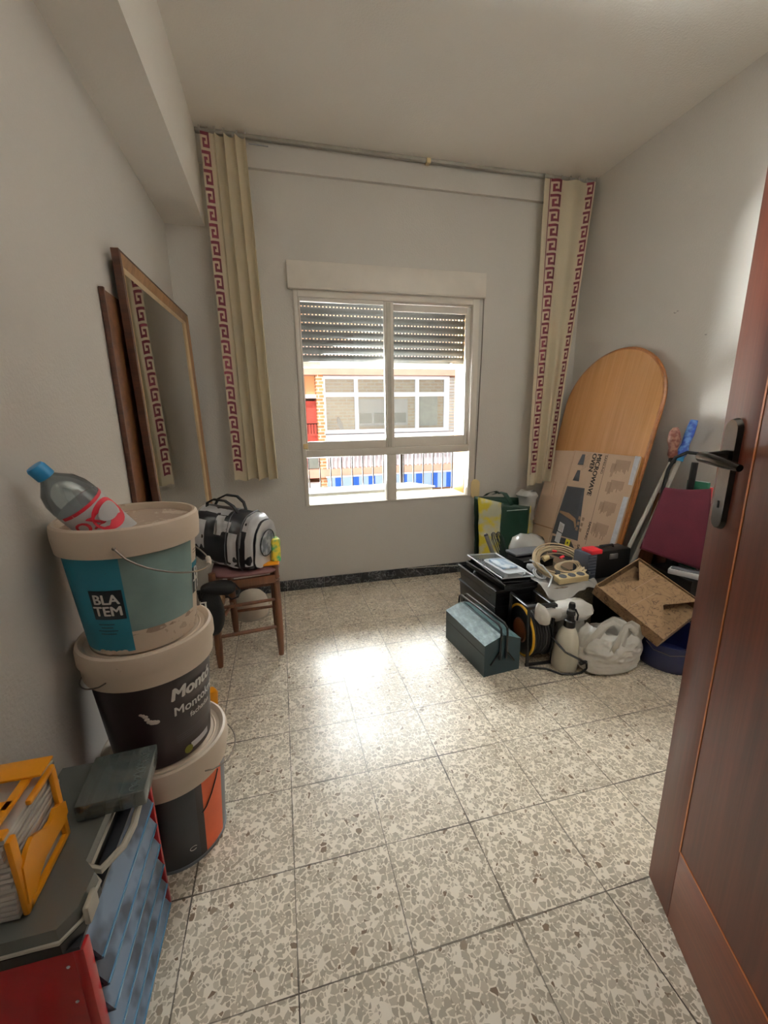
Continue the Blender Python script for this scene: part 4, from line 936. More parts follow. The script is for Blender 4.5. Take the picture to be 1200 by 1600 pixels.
obj('zip_puller', MB().tube([bagS(0.62, 30, 0.006), bagS(0.64, 14, 0.008), bagS(0.63, 4, 0.006)], 0.003, 6), 'grey_metal', sb)
obj('zip_puller', MB().tube([bagS(-0.16, 44, 0.006), bagS(-0.10, 26, 0.008), bagS(-0.12, 18, 0.006)], 0.0035, 6), 'grey_metal', sb)
for dy in (0.028, -0.032):
    pts = [(-0.12, dy, BH*0.97), (-0.11, dy*1.3, BH*1.08), (-0.07, dy*1.5, BH*1.17), (-0.01, dy*1.5, BH*1.18), (0.03, dy*1.3, BH*1.10), (0.05, dy, BH*0.98)]
    m = MB()
    for s_ in (-0.005, 0, 0.005): m.tube([(x, y+s_, z) for x, y, z in pts], 0.0042, 8)
    obj('carry_handle', m, 'black_matte', sb)
# packet, pouch and cap
sponge = thing('sponge_packet', 'yellow and green packet standing on the stool right of the bag', 'packet', (-0.062, 1.985, 0.474), (0, 0, 0.3))
obj('wrapper', MB().box((0, 0, 0.062), (0.044, 0.07, 0.120), bev=0.012).noise(0.004, 25), 'yellow_green', sponge)
mn = MB().box((-0.115, 1.955, 0.481), (0.14, 0.075, 0.010), rot=None, bev=0.004); tag(obj('yellow_cloth', mn, 'amber'), 'folded yellow cloth on the stool under the end of the bag', 'cloth')
po = worldthing('black_pouch', 'black fabric pouch with white print hanging from the left side of the stool', 'pouch', (-0.352, 1.87, 0.19))
part('body', pillow((-0.352, 1.868, 0.300), 0.048, 0.024, 0.115, 4, 0.1, 0.006), 'black_matte', po)
part('flap', pillow((-0.318, 1.866, 0.415), 0.075, 0.030, 0.034, 3, 0.0, 0.010), 'black_matte', po)
part('strap', MB().tube([(-0.30, 1.850, 0.40), (-0.262, 1.845, 0.362), (-0.235, 1.85, 0.368), (-0.225, 1.87, 0.392), (-0.25, 1.89, 0.42)], 0.004, 8), 'black_matte', po)
m = MB(); mx_ = frame((1, 0, 0), (0, 0, 1), (0, -1, 0), (-0.382, 1.8395, 0.355))
m.box((0.0, 0.008, 0), (0.030, 0.006, 0.001), Mx=mx_); m.box((0.010, -0.010, 0), (0.007, 0.032, 0.001), Mx=mx_); m.box((-0.012, -0.006, 0), (0.006, 0.020, 0.001), Mx=mx_); m.box((-0.004, -0.020, 0), (0.020, 0.005, 0.001), Mx=mx_)
part('printed_mark', m, 'white_ink', po, smooth=0)
dm = thing('round_shade', 'round cream plastic shade on the floor behind the stool', 'shade', (-0.232, 2.42, 0))
obj('shell', MB().lathe([(0.0, 0.155), (0.03, 0.153), (0.06, 0.140), (0.082, 0.115), (0.093, 0.08), (0.094, 0.03), (0.090, 0.0)], 40), 'white_dome', dm, solid=0.003)
obj('rim', MB().lathe([(0.090, 0.0), (0.096, 0.001), (0.096, 0.008), (0.092, 0.009)], 40), 'grip', dm)

# ================================================================== RIGHT: table top and flattened box
th = R(12); TN = Vector((-math.cos(th), 0, math.sin(th))); TU = Vector((0, -1, 0)); TV = Vector((math.sin(th), 0, math.cos(th)))
V0 = Vector((2.06, 2.185, 1.526)) - TV*(1.526/math.cos(th))      # foot of the leaning face, at y = 2.185
def uv(y, v, d=0.0): return Vector((V0.x, y, V0.z)) + TV*v + TN*d
tt = thing('table_top', 'oval oak table top leaning upright against the right wall', 'table top')
TM = frame(TU, TV, TN, uv(2.247, 0.006)); tt.matrix_world = TM
ol = [(-0.383, 0.0), (0.383, 0.0), (0.383, 0.3), (0.385, 0.8), (0.385, 1.19)]+[(0.385*math.cos(a), 1.215+0.338*math.sin(a)) for a in [PI*i/36 for i in range(1, 36)]]+[(-0.385, 1.19), (-0.385, 0.8), (-0.383, 0.3)]
obj('board', MB().prism(ol, -0.024, 0.0), 'oak', tt, smooth=30)
obj('edge_band', MB().tube([(x, y, -0.012) for x, y in ol], 0.0128, 8, closed=True), 'oak_edge', tt)
m = MB(); m.box((0.0, 0.62, -0.040), (0.60, 0.9, 0.030)); obj('apron', m, 'dark_wood', tt, smooth=0)
# flattened microwave box
cbx = thing('flattened_box', 'flattened brown microwave oven carton leaning on the oak table top', 'carton')
cbx.matrix_world = frame(TU, TV, TN, uv(0.0, 0.012, 0.008) if False else Vector((V0.x, 0, V0.z))+TV*0.0+TN*0.009)
def cu(y, v): return (-y, v)     # in the sheet's own axes X = -y
def sheet(name, poly, z, material, th_=0.004, parent=cbx): return obj(name, MB().prism([cu(*p) for p in poly], z, z+th_), material, parent, smooth=0)
pf = sheet('front_panel', [(2.408, 0.925), (1.868, 0.930), (1.868, 0.05), (2.421, 0.02)], 0.0, 'cardboard')
sheet('side_flap', [(2.632, 0.908), (2.410, 0.922), (2.4235, 0.376), (2.650, 0.362)], 0.0, 'cardboard')
sheet('lower_flap', [(2.652, 0.354), (2.4235, 0.368), (2.430, 0.05), (2.655, 0.05)], 0.001, 'cardboard')
sheet('back_layer', [(2.62, 0.895), (1.88, 0.912), (1.88, 0.02), (2.63, 0.02)], -0.006, 'cardboard_dark')
def pr(name, poly, material, z=0.0043): return obj(name, MB().prism([cu(*p) for p in poly], z, z+0.0003), material, pf, smooth=0)
pr('crease', [(2.109, 0.925), (2.107, 0.925), (2.087, 0.36), (2.089, 0.36)], 'ink')
pr('crease', [(2.400, 0.925), (2.398, 0.925), (2.409, 0.05), (2.411, 0.05)], 'cardboard_dark')
pr('crease', [(2.41, 0.312), (1.87, 0.352), (1.87, 0.350), (2.41, 0.310)], 'ink_soft')
pr('oven_picture', [(2.386, 0.684), (2.222, 0.695), (2.158, 0.362), (2.412, 0.345)], 'ink_dark')
pr('oven_picture', [(2.376, 0.675), (2.240, 0.684), (2.226, 0.520), (2.386, 0.510)], 'charcoal', 0.0047)
pr('oven_picture', [(2.392, 0.498), (2.238, 0.470), (2.212, 0.430), (2.205, 0.45), (2.228, 0.492), (2.300, 0.514), (2.39, 0.512)], 'cardboard_dark', 0.0047)
pr('oven_picture', [(2.40, 0.330), (2.225, 0.352), (2.16, 0.30), (2.16, 0.22), (2.40, 0.20)], 'ink_dark')
pr('small_picture', [(2.325, 0.905), (2.298, 0.907), (2.290, 0.838), (2.345, 0.836)], 'ink_dark'); pr('small_picture', [(2.330, 0.800), (2.304, 0.802), (2.290, 0.730), (2.350, 0.728)], 'ink_dark')
pr('paper_label', [(2.362, 0.440), (2.310, 0.432), (2.310, 0.372), (2.362, 0.376)], 'label_white', 0.0050); pr('paper_label', [(2.366, 0.370), (2.314, 0.366), (2.314, 0.296), (2.366, 0.300)], 'label_white', 0.0050)
pr('yellow_label', [(2.262, 0.348), (2.218, 0.348), (2.218, 0.304), (2.262, 0.304)], 'label_yellow', 0.0050)
obj('yellow_label_mark', MB().prism([cu(*p) for p in [(2.245, 0.332), (2.235, 0.332), (2.235, 0.318), (2.245, 0.318)]], 0.0054, 0.0056), 'ink', pf, smooth=0)
for k, (a, b_) in enumerate(((2.351, 0.43), (2.338, 0.43), (2.325, 0.42))): pr('label_print', [(a, b_), (a-0.003, b_), (a-0.003, b_-0.045), (a, b_-0.045)], 'ink_soft', 0.0054)
def ct(s, size, y, v, material='ink', bold=0.03, sx=1.0):
    # reads downwards: text x runs down the sheet, text y points right
    obj('lettering', text_mb(s, size, lambda a, b: (-y+b, v-a, 0.0049), bold, 'LEFT', sx=sx), material, pf, smooth=0)
ct('MICROWAVE', 0.050, 2.173, 0.920, bold=0.035, sx=0.88); ct('OVEN', 0.050, 2.216, 0.920, bold=0.035, sx=0.86)
ct('SAMSUNG', 0.024, 2.120, 0.918, bold=0.015, sx=1.05); ct('SAMSUNG', 0.026, 2.098, 0.505, bold=0.03, sx=0.98); ct('SAMSUNG', 0.028, 2.140, 0.345, bold=0.03)
for k in range(4): ct('Microwave oven with', 0.011, 2.254+k*0.012, 0.918-0.01*k, 'ink_soft', 0.0, 0.9)
# small print blocks
random.seed(11)
for (yc_, vt, ht, wd) in ((1.975, 0.900, 0.085, 0.110), (2.035, 0.875, 0.09, 0.04), (1.975, 0.780, 0.085, 0.100), (2.03, 0.765, 0.08, 0.04), (1.985, 0.650, 0.085, 0.100), (2.04, 0.640, 0.08, 0.04), (1.992, 0.515, 0.095, 0.105), (2.05, 0.505, 0.08, 0.04)):
    m = MB(); n_ = int(wd/0.009)
    for k in range(n_):
        L_ = ht*random.uniform(0.55, 1.0); yy = yc_+wd/2-k*0.009
        m.box((-yy, vt-L_/2, 0.0045), (0.0042, L_, 0.0004))
    obj('small_print', m, 'ink_soft', pf, smooth=0)
m = MB()
for k in range(3):
    for j in range(2): m.box((-(2.195-j*0.032), 0.505-k*0.036, 0.0046), (0.020, 0.022, 0.0004)); 
obj('care_symbols', m, 'ink_soft', pf, smooth=0)
sheet('paper_strip', [(1.910, 0.932), (1.874, 0.932), (1.874, 0.770), (1.902, 0.770)], 0.0045, 'tape', 0.001); sheet('paper_strip', [(1.908, 0.700), (1.874, 0.702), (1.874, 0.400), (1.908, 0.400)], 0.0045, 'tape', 0.001)
m = MB().tube([cu(y, v)+(0.0045,) for y, v in [(2.535, 0.700), (2.510, 0.700), (2.507, 0.60), (2.532, 0.595)]], 0.0012, 4, closed=True); obj('hand_slot', m, 'cardboard_dark', cbx)
# planks between the table and the maroon bag
wp = thing('wooden_board', 'dark wooden board standing between the table top and the maroon bag', 'board', (1.925, 1.815, 0), (0, R(10), 0))
obj('board', MB().box((0, 0, 0.36), (0.022, 0.090, 0.72), bev=0.002), 'back_wood', wp)
wq = thing('cardboard_sheet', 'brown sheet of cardboard standing on edge behind the maroon bag', 'cardboard', (1.985, 1.765, 0), (0, R(5), 0))
obj('sheet', MB().box((0, 0, 0.31), (0.010, 0.09, 0.62)), 'back_wood', wq, smooth=0)

# ================================================================== bags by the window wall
gb = worldthing('shopping_bag', 'dark green shopping bag with lemon printed sides against the window wall', 'bag', (1.53, 2.58, 0))
def gp(name, pts, mt, nz=0.0, so=0.0015):
    m = MB(); a, b, c, d = [Vector(p) for p in pts]
    m.grid(lambda u, v: (a.lerp(b, u)).lerp(d.lerp(c, u), v), 14, 18)
    for v in m.b.verts: v.co.y += 0.010*noise.noise(v.co*9)+0.005*noise.noise(v.co*25)
    return part(name, m, mt, gb, solid=so, smooth=60)
gp('front_panel', [(1.455, 2.52, 0.555), (1.665, 2.50, 0.520), (1.64, 2.50, 0.02), (1.44, 2.50, 0.02)], 'bag_green')
gp('side_panel', [(1.315, 2.60, 0.590), (1.455, 2.52, 0.556), (1.44, 2.50, 0.02), (1.33, 2.56, 0.02)], 'lemon')
gp('side_panel', [(1.665, 2.50, 0.520), (1.770, 2.60, 0.535), (1.745, 2.58, 0.02), (1.64, 2.50, 0.02)], 'lemon')
gp('back_panel', [(1.315, 2.655, 0.585), (1.770, 2.655, 0.545), (1.745, 2.645, 0.02), (1.33, 2.645, 0.02)], 'bag_green')
def strap(pts, wv, mt, nm='strap', t=gb):
    m = MB(); P_ = [Vector(p) for p in pts]; prev = []
    for k, p in enumerate(P_):
        prev.append((m.b.verts.new(p+Vector((-wv/2, 0, 0))), m.b.verts.new(p+Vector((wv/2, 0, 0.004)))))
    for A, B in zip(prev, prev[1:]): m.b.faces.new((A[0], A[1], B[1], B[0]))
    return part(nm, m, mt, t, solid=0.002)
strap([(1.530, 2.51, 0.535), (1.500, 2.505, 0.575), (1.475, 2.52, 0.618), (1.455, 2.56, 0.622), (1.44, 2.60, 0.60)], 0.034, 'bag_green', 'carry_strap')
strap([(1.40, 2.66, 0.58), (1.42, 2.65, 0.60), (1.47, 2.65, 0.612), (1.52, 2.655, 0.59)], 0.030, 'bag_green', 'carry_strap')
part('printed_line', MB().box((1.565, 2.496, 0.502), (0.16, 0.001, 0.004)), 'white_ink', gb, smooth=0)
part('lettering', text_mb('mercadona' if False else 'SUPER', 0.014, lambda a, b: (1.478+a, 2.496, 0.515+b), 0.02, 'LEFT'), 'white_ink', gb, smooth=0) if False else None
fb = thing('clear_plastic_bag', 'crumpled clear plastic bag poking out of the green shopping bag', 'bag', (1.700, 2.585, 0.42))
m = MB().lathe([(0.045, 0.0), (0.060, 0.05), (0.066, 0.10), (0.060, 0.14), (0.072, 0.165), (0.050, 0.19), (0.02, 0.178)], 30); m.noise(0.022, 14, 3, 0.008, 40)
obj('film', m, 'white_film', fb, smooth=70)
# metal tube and whisks
mt_ = thing('metal_tube', 'pale metal tube sticking out left of the whisks in the pile', 'tube')
mt_.location = (1.30, 2.24, 0.28); obj('tube', MB().tube([(0.0, -0.02, -0.12), (-0.075, 0.05, 0.125)], 0.013, 14), 'grey_metal', mt_); obj('end_cap', MB().ball((-0.0755, 0.051, 0.127), 0.0135, 12), 'dark_metal', mt_)
for k in range(2):
    wk = thing('wire_whisk', ['bundle of thin wire loops standing up in the pile, nearer the green bag', 'bundle of thin wire loops standing up in the pile, nearer the metal tube'][k], 'whisk', (1.375-0.035*k, 2.25, 0.20), (R(-8), R(-18), 0))
    for i in range(5):
        a = PI*i/5; pts = [(0.004*math.cos(a), 0.004*math.sin(a), 0.0), (0.014*math.cos(a), 0.014*math.sin(a), 0.10), (0.022*math.cos(a), 0.022*math.sin(a), 0.19), (0.012*math.cos(a), 0.012*math.sin(a), 0.232), (0, 0, 0.240), (-0.012*math.cos(a), -0.012*math.sin(a), 0.232), (-0.022*math.cos(a), -0.022*math.sin(a), 0.19), (-0.014*math.cos(a), -0.014*math.sin(a), 0.10), (-0.004*math.cos(a), -0.004*math.sin(a), 0.0)]
        obj('wire_loop', MB().tube(pts, 0.0016, 6), 'dark_metal', wk)
    obj('handle', MB().tube([(0, 0, -0.09), (0, 0, 0.01)], 0.008, 10), 'beige_strip', wk)
ch = MB().tube([(0.83, 2.690, 0.080), (1.05, 2.66, 0.084), (1.28, 2.60, 0.088), (1.45, 2.45, 0.075)], 0.0022, 6)
tag(obj('thin_cable', ch, 'grip'), 'thin pale cable running along the skirting under the window into the pile', 'cable')

# ================================================================== toolbox
tb = thing('metal_toolbox', 'petrol green metal cantilever toolbox with black tube handles on the floor', 'toolbox', (0.894, 1.687, 0), (0, 0, R(5)))
W2, L2, HH, RG = 0.094, 0.185, 0.155, 0.188
prf = [(-W2, 0.0), (W2, 0.0), (W2, HH), (0.035, RG), (-0.035+0.03, RG+0.003), (-0.030, RG), (-W2, HH)]
prf = [(-W2, 0.0), (W2, 0.0), (W2, HH), (0.010, RG), (-0.010, RG), (-W2, HH)]
FX_ = frame((1, 0, 0), (0, 0, 1), (0, -1, 0), (0, 0, 0))
obj('body', MB().prism(prf, -L2, L2, Mx=FX_), 'toolbox', tb, smooth=0)
for s_ in (-1, 1):
    m = MB(); a = Vector((s_*0.008, 0, RG+0.0015)); b = Vector((s_*(W2+0.002), 0, HH+0.001)); d = (b-a); ang = math.atan2(d.z, d.x)
    m.box(((a.x+b.x)/2, 0, (a.z+b.z)/2), (d.length, 2*L2+0.004, 0.002), rot=None); bmesh.ops.rotate(m.b, cent=((a.x+b.x)/2, 0, (a.z+b.z)/2), matrix=Matrix.Rotation(-math.atan2(d.z, d.x), 3, 'Y'), verts=m.b.verts[:])
    obj('lid', m, 'toolbox_lid', tb, smooth=0)
    x_ = s_*0.016
    pts = [(x_, -L2-0.006, 0.075), (x_, -L2-0.007, 0.20), (x_, -L2-0.002, 0.226), (x_, -L2+0.018, 0.238), (x_, 0, 0.240), (x_, L2-0.018, 0.238), (x_, L2+0.002, 0.226), (x_, L2+0.007, 0.20), (x_, L2+0.006, 0.075)]
    obj('tube_handle', MB().tube(pts, 0.0052, 10), 'black_plastic', tb)
for s_ in (-1, 1):
    for e in (-1, 1):
        obj('lift_arm', MB().tube([(s_*0.012, e*(L2+0.004), 0.12), (s_*0.062, e*(L2+0.004), 0.055)], 0.0042, 6), 'black_plastic', tb)
obj('seam', MB().box((-W2-0.0008, 0, 0.105), (0.0016, 2*L2, 0.003)), 'black_plastic', tb, smooth=0)

# ================================================================== black crates with trays
def crate(t, wx, wy, hz, tp=0.93):
    ow_ = [(-wx, -wy), (wx, -wy), (wx, wy), (-wx, wy)]; ib = [(x*tp, y*tp) for x, y in ow_]
    m = MB(); b = m.b
    B0 = [b.verts.new((x*tp, y*tp, 0)) for x, y in ow_]; T0 = [b.verts.new((x, y, hz)) for x, y in ow_]; T1 = [b.verts.new((x*0.965, y*0.97, hz)) for x, y in ow_]; B1 = [b.verts.new((x*tp*0.965, y*tp*0.97, 0.006)) for x, y in ow_]
    b.faces.new(B0[::-1]); b.faces.new(B1)
    for k in range(4):
        j = (k+1) % 4; b.faces.new((B0[k], B0[j], T0[j], T0[k])); b.faces.new((T0[k], T0[j], T1[j], T1[k])); b.faces.new((T1[k], T1[j], B1[j], B1[k]))
    obj('shell', m, 'black_plastic', t, smooth=0)
    obj('rim', MB().tube([(x*1.01, y*1.01, hz) for x, y in ow_], 0.0065, 8, closed=True), 'black_plastic', t)
    for s_ in (-1, 1): obj('ribs', MB().box((s_*wx*0.975, 0, hz*0.55), (0.006, wy*1.5, 0.010)), 'black_plastic', t, smooth=0)
    obj('ribs', MB().box((0, -wy*0.975, hz*0.55), (wx*1.5, 0.006, 0.010)), 'black_plastic', t, smooth=0)
k1 = thing('black_crate', 'lower black plastic crate behind the metal toolbox', 'crate', (1.100, 1.940, 0), (0, 0, R(2))); crate(k1, 0.112, 0.200, 0.200)
k2 = thing('black_crate', 'upper black plastic crate, stacked under the clear tray', 'crate', (1.095, 1.930, 0.206), (0, 0, R(2))); crate(k2, 0.114, 0.205, 0.088)
for k, (mt2, lb2, px_, py_, pz_) in enumerate((('purple_cloth', 'dark purple cloth bundled in the lower black crate', 1.115, 1.935, 0.13), ('black_matte', 'crumpled black cloth lying in the upper black crate', 1.10, 1.93, 0.262))):
    tag(obj('cloth_bundle', pillow((px_, py_, pz_), 0.095, 0.165, 0.055 if k == 0 else 0.030, 3, 0, 0.014), mt2), lb2, 'cloth')
tr1 = thing('black_tray', 'wide black plastic tray with a raised rim on top of the crates', 'tray', (1.145, 1.905, 0.300), (R(1), R(3), R(6)))
m = MB(); b = m.b
obj('base', MB().box((0, 0, 0.004), (0.270, 0.360, 0.008), bev=0.003), 'black_plastic', tr1)
obj('rim', MB().tube([(-0.135, -0.18, 0.022), (0.135, -0.18, 0.022), (0.135, 0.18, 0.022), (-0.135, 0.18, 0.022)], 0.006, 8, closed=True), 'black_plastic', tr1)
for (c_, d_) in (((0.135, 0, 0.013), (0.005, 0.36, 0.022)), ((-0.135, 0, 0.013), (0.005, 0.36, 0.022)), ((0, -0.18, 0.013), (0.27, 0.005, 0.022)), ((0, 0.18, 0.013), (0.27, 0.005, 0.022))): obj('wall', MB().box(c_, d_), 'black_plastic', tr1, smooth=0)
obj('divider', MB().box((0.055, 0.0, 0.014), (0.005, 0.34, 0.020)), 'black_plastic', tr1, smooth=0)
tr2 = thing('clear_tray', 'clear rectangular plastic tray with a pale rim on top of the black tray', 'tray', (1.105, 1.915, 0.328), (R(1), R(3), R(3)))
tw, tl = 0.092, 0.178
obj('base', MB().box((0, 0, 0.002), (tw*1.8, tl*1.9, 0.003)), 'tray_clear', tr2, smooth=0)
obj('rim', MB().tube([(-tw, -tl, 0.028), (tw, -tl, 0.028), (tw, tl, 0.028), (-tw, tl, 0.028)], 0.0042, 8, closed=True), 'tub', tr2)
m = MB()
for i in range(4):
    s_ = [(-1, -1), (1, -1), (1, 1), (-1, 1)]; a, b_ = s_[i], s_[(i+1) % 4]
    m.poly([(a[0]*tw, a[1]*tl, 0.028), (b_[0]*tw, b_[1]*tl, 0.028), (b_[0]*tw*0.92, b_[1]*tl*0.95, 0.002), (a[0]*tw*0.92, a[1]*tl*0.95, 0.002)])
obj('walls', m, 'tray_clear', tr2, smooth=0)
m = MB()
for i in range(9):
    for j in range(7): m.ball((-0.07+j*0.023, 0.02+i*0.017, 0.006), 0.0052, 8)
obj('dimples', m, 'midgrey', tr2, kind='stuff')
fc = thing('food_container', 'frosted plastic food tub with a blue and white packet on the clear tray', 'container', (1.105, 1.855, 0.343), (R(3), R(4), R(8)))
cw, cl = 0.066, 0.098
rc = lambda w, l, r_: [(w-r_+r_*math.cos(a), l-r_+r_*math.sin(a)) for a in [PI/2*i/5 for i in range(6)]]+[(-w+r_-r_*math.sin(a), l-r_+r_*math.cos(a)) for a in [PI/2*i/5 for i in range(6)]]+[(-w+r_-r_*math.cos(a), -l+r_-r_*math.sin(a)) for a in [PI/2*i/5 for i in range(6)]]+[(w-r_+r_*math.sin(a), -l+r_-r_*math.cos(a)) for a in [PI/2*i/5 for i in range(6)]]
obj('tub', MB().prism(rc(cw*0.88, cl*0.92, 0.018), 0, 0.030, top=rc(cw, cl, 0.022)), 'tub', fc, smooth=40)
obj('rim', MB().tube([(x, y, 0.031) for x, y in rc(cw*1.03, cl*1.03, 0.024)], 0.0032, 8, closed=True), 'tub', fc)
obj('packet', MB().box((0, 0.015, 0.036), (0.095, 0.12, 0.010), bev=0.004).noise(0.005, 30), 'bluewhite', fc)
obj('lid_tab', MB().tube([(0.0, -cl*1.03, 0.031), (0.01, -cl*1.2, 0.030), (0.035, -cl*1.2, 0.030), (0.045, -cl*1.03, 0.031)], 0.003, 6), 'tub', fc)

# ================================================================== speckled box, coil, power strip
gx = thing('speckled_box', 'speckled grey cardboard box under the cable coil', 'box', (1.362, 1.850, 0))
obj('body', MB().box((0, 0, 0.155), (0.275, 0.40, 0.31)), 'speckle', gx, smooth=0)
obj('seam', MB().box((-0.04, -0.2008, 0.155), (0.003, 0.001, 0.31)), 'ink_soft', gx, smooth=0)
pls = MB().grid(lambda u, v: (1.20+0.32*u, 1.625+0.17*v-0.02*(1-v), 0.326+0.006*math.sin(9*u+4*v)-0.09*max(0, (0.35-v))*(1.2+math.sin(7*u))), 30, 16)
for v in pls.b.verts: v.co.z += 0.010*noise.noise(v.co*22); v.co.y += 0.006*noise.noise(v.co*31)-(0.006 if v.co.z < 0.312 else 0)
tag(obj('plastic_sheet', pls, 'white_film', smooth=70, solid=0.0008), 'crumpled clear plastic sheet draped over the front of the speckled box', 'plastic sheet')
co_ = thing('cable_coil', 'large coil of beige cable lying on the speckled box', 'cable', (1.385, 1.785, 0.386), (R(27), 0, R(-8)))
random.seed(3)
loops = []
for i in range(11):
    rx = 0.096+0.030*(i/10)+random.uniform(-0.004, 0.004); zz = random.uniform(-0.014, 0.018); ox, oy = random.uniform(-0.006, 0.006), random.uniform(-0.006, 0.006); ph = random.uniform(0, 6)
    loops.append([(ox+rx*1.12*math.cos(a), oy+rx*0.92*math.sin(a), zz+0.006*math.sin(2*a+ph)) for a in [2*PI*k/40 for k in range(40)]])
for lp in loops: obj('cable_turn', MB().tube(lp, 0.0038, 8, closed=True), 'beige_cable', co_)
for i in range(7):
    rx = 0.040+0.005*i; obj('cable_turn', MB().tube([(0.035+rx*1.2*math.cos(a)+0.002*i, -0.035+rx*0.62*math.sin(a), 0.004+0.012*math.sin(a+i*0.4)) for a in [2*PI*k/32 for k in range(32)]], 0.0034, 8, closed=True), 'beige_cable', co_)
for (x_, y_, a) in ((0.125, 0.02, 0.4), (-0.05, -0.085, -0.3)): obj('binding_tie', MB().box((x_, y_, 0.004), (0.026, 0.034, 0.040), rot=(0, 0, a), bev=0.006), 'black_rubber', co_)
obj('red_clip', MB().box((0.015, 0.015, 0.024), (0.030, 0.014, 0.010), rot=(0, 0, 0.4), bev=0.003), 'red_plastic', co_, label='small red clip')
obj('red_clip', MB().box((-0.005, 0.062, 0.022), (0.024, 0.012, 0.010), rot=(0, 0, -0.3), bev=0.003), 'red_plastic', co_)
obj('plug', MB().tube([(-0.075, 0.03, 0.0), (-0.045, 0.035, 0.010)], [0.016, 0.013], 14), 'beige_strip', co_)
ps = thing('power_strip', 'beige power strip with round sockets in front of the cable coil', 'power strip', (1.375, 1.672, 0.331), (R(8), R(-2), R(-2)))
obj('body', MB().box((0, 0, 0.016), (0.165, 0.050, 0.032), bev=0.004), 'beige_strip', ps)
for x_ in (-0.050, 0.0, 0.050):
    sk = obj('socket', MB().lathe([(0.0195, 0.0325), (0.0185, 0.0335), (0.0165, 0.0325), (0.0165, 0.0330), (0.0, 0.0330)], 24, Mx=Matrix.Translation((x_, 0, 0))), 'ink_dark', ps)
    for dx_ in (-0.006, 0.006): obj('contact', MB().lathe([(0.0022, 0.0334), (0.0, 0.0336)], 10, Mx=Matrix.Translation((x_+dx_, 0, 0))), 'black_matte', sk)
obj('cord', MB().tube([(0.082, 0.0, 0.016), (0.11, 0.005, 0.02), (0.125, 0.035, 0.02), (0.10, 0.06, 0.03)], 0.0042, 8), 'ink_dark', ps)
# black open case with pale trim and white leads between crates and coil
oc_ = thing('black_case', 'shallow black case with a pale metal edge between the tray and the coil', 'case', (1.345, 1.985, 0.314), (0, 0, R(4)))
obj('shell', MB().box((0, 0, 0.025), (0.20, 0.15, 0.05), bev=0.004), 'black_plastic', oc_)
obj('lid', MB().box((0.0, 0.04, 0.062), (0.21, 0.10, 0.014), bev=0.004), 'midgrey', oc_)
obj('metal_edge', MB().box((0, -0.077, 0.048), (0.20, 0.004, 0.006)), 'grey_metal', oc_, smooth=0)
wf = thing('clear_film_bag', 'clear plastic bag bulging up behind the cable coil', 'bag', (1.45, 2.17, 0.0))
m = MB().lathe([(0.0, 0.004), (0.09, 0.004), (0.105, 0.05), (0.11, 0.20), (0.115, 0.33), (0.095, 0.40), (0.05, 0.425), (0.0, 0.43)], 30); m.noise(0.02, 10, 2, 0.008, 34); obj('film', m, 'white_film', wf, smooth=70)
wl = thing('white_leads', 'bundle of white leads beside the black tray', 'leads', (1.262, 1.800, 0.322), (R(10), R(5), 0))
for i in range(5): obj('lead', MB().tube([(0.012*math.cos(i)+0.026*math.cos(a), -0.01*i+0.020*math.sin(a)*1.6, 0.010+0.006*i+0.010*math.sin(a)) for a in [2*PI*k/24 for k in range(24)]], 0.0034, 8, closed=True), 'white_cable', wl)
obj('adapter', MB().box((-0.005, 0.045, 0.022), (0.036, 0.050, 0.026), bev=0.006), 'white_cable', wl)
sk_ = thing('metal_frame_edge', 'thin pale metal frame leaning between the leads and the cable coil', 'frame', (1.238, 1.695, 0.322))
obj('frame', MB().tube([(0.0, -0.04, -0.005), (0.045, 0.0, 0.03), (0.035, 0.07, 0.065), (-0.01, 0.12, 0.085)], 0.0045, 6), 'tub', sk_)

# tool case with red latch
tc = thing('tool_case', 'dark blue-grey ribbed tool case with a red latch behind the patterned box', 'tool case', (1.615, 1.745, 0.307), (0, 0, R(3)))
obj('body', MB().box((0.018, 0, 0.076), (0.255, 0.092, 0.150), bev=0.012), 'black_plastic', tc)
obj('end_shell', MB().box((-0.110, 0, 0.074), (0.060, 0.106, 0.146), bev=0.010), 'case_grey', tc)
for i in range(8):
    obj('rib', MB().box((-0.112, -0.054, 0.018+i*0.016), (0.046, 0.008, 0.007), bev=0.002), 'case_grey', tc)
obj('latch', MB().box((-0.088, -0.018, 0.153), (0.070, 0.075, 0.024), bev=0.005), 'red_plastic', tc, label='red latch')
obj('catch', MB().box((0.025, -0.050, 0.118), (0.052, 0.008, 0.030), bev=0.004), 'grey_metal', tc)
obj('handle', MB().tube([(-0.03, 0, 0.142), (-0.02, 0, 0.162), (0.06, 0, 0.162), (0.07, 0, 0.142)], 0.007, 10), 'black_plastic', tc)
for k, (lb2, c_, d_) in enumerate((('black storage box standing under the ribbed tool case', (1.705, 1.765), (0.380, 0.190, 0.305)), ('black storage box under the white tray and maroon bag beside the door', (1.985, 1.585), (0.190, 0.250, 0.350)))):
    cr3 = thing('storage_box', lb2, 'box', (c_[0], c_[1], 0))
    obj('body', MB().box((0, 0, d_[2]/2-0.005), (d_[0]-0.012, d_[1]-0.012, d_[2]-0.010), bev=0.006), 'black_plastic', cr3)
    obj('lid', MB().box((0, 0, d_[2]-0.005), (d_[0], d_[1], 0.010), bev=0.003), 'black_plastic', cr3)

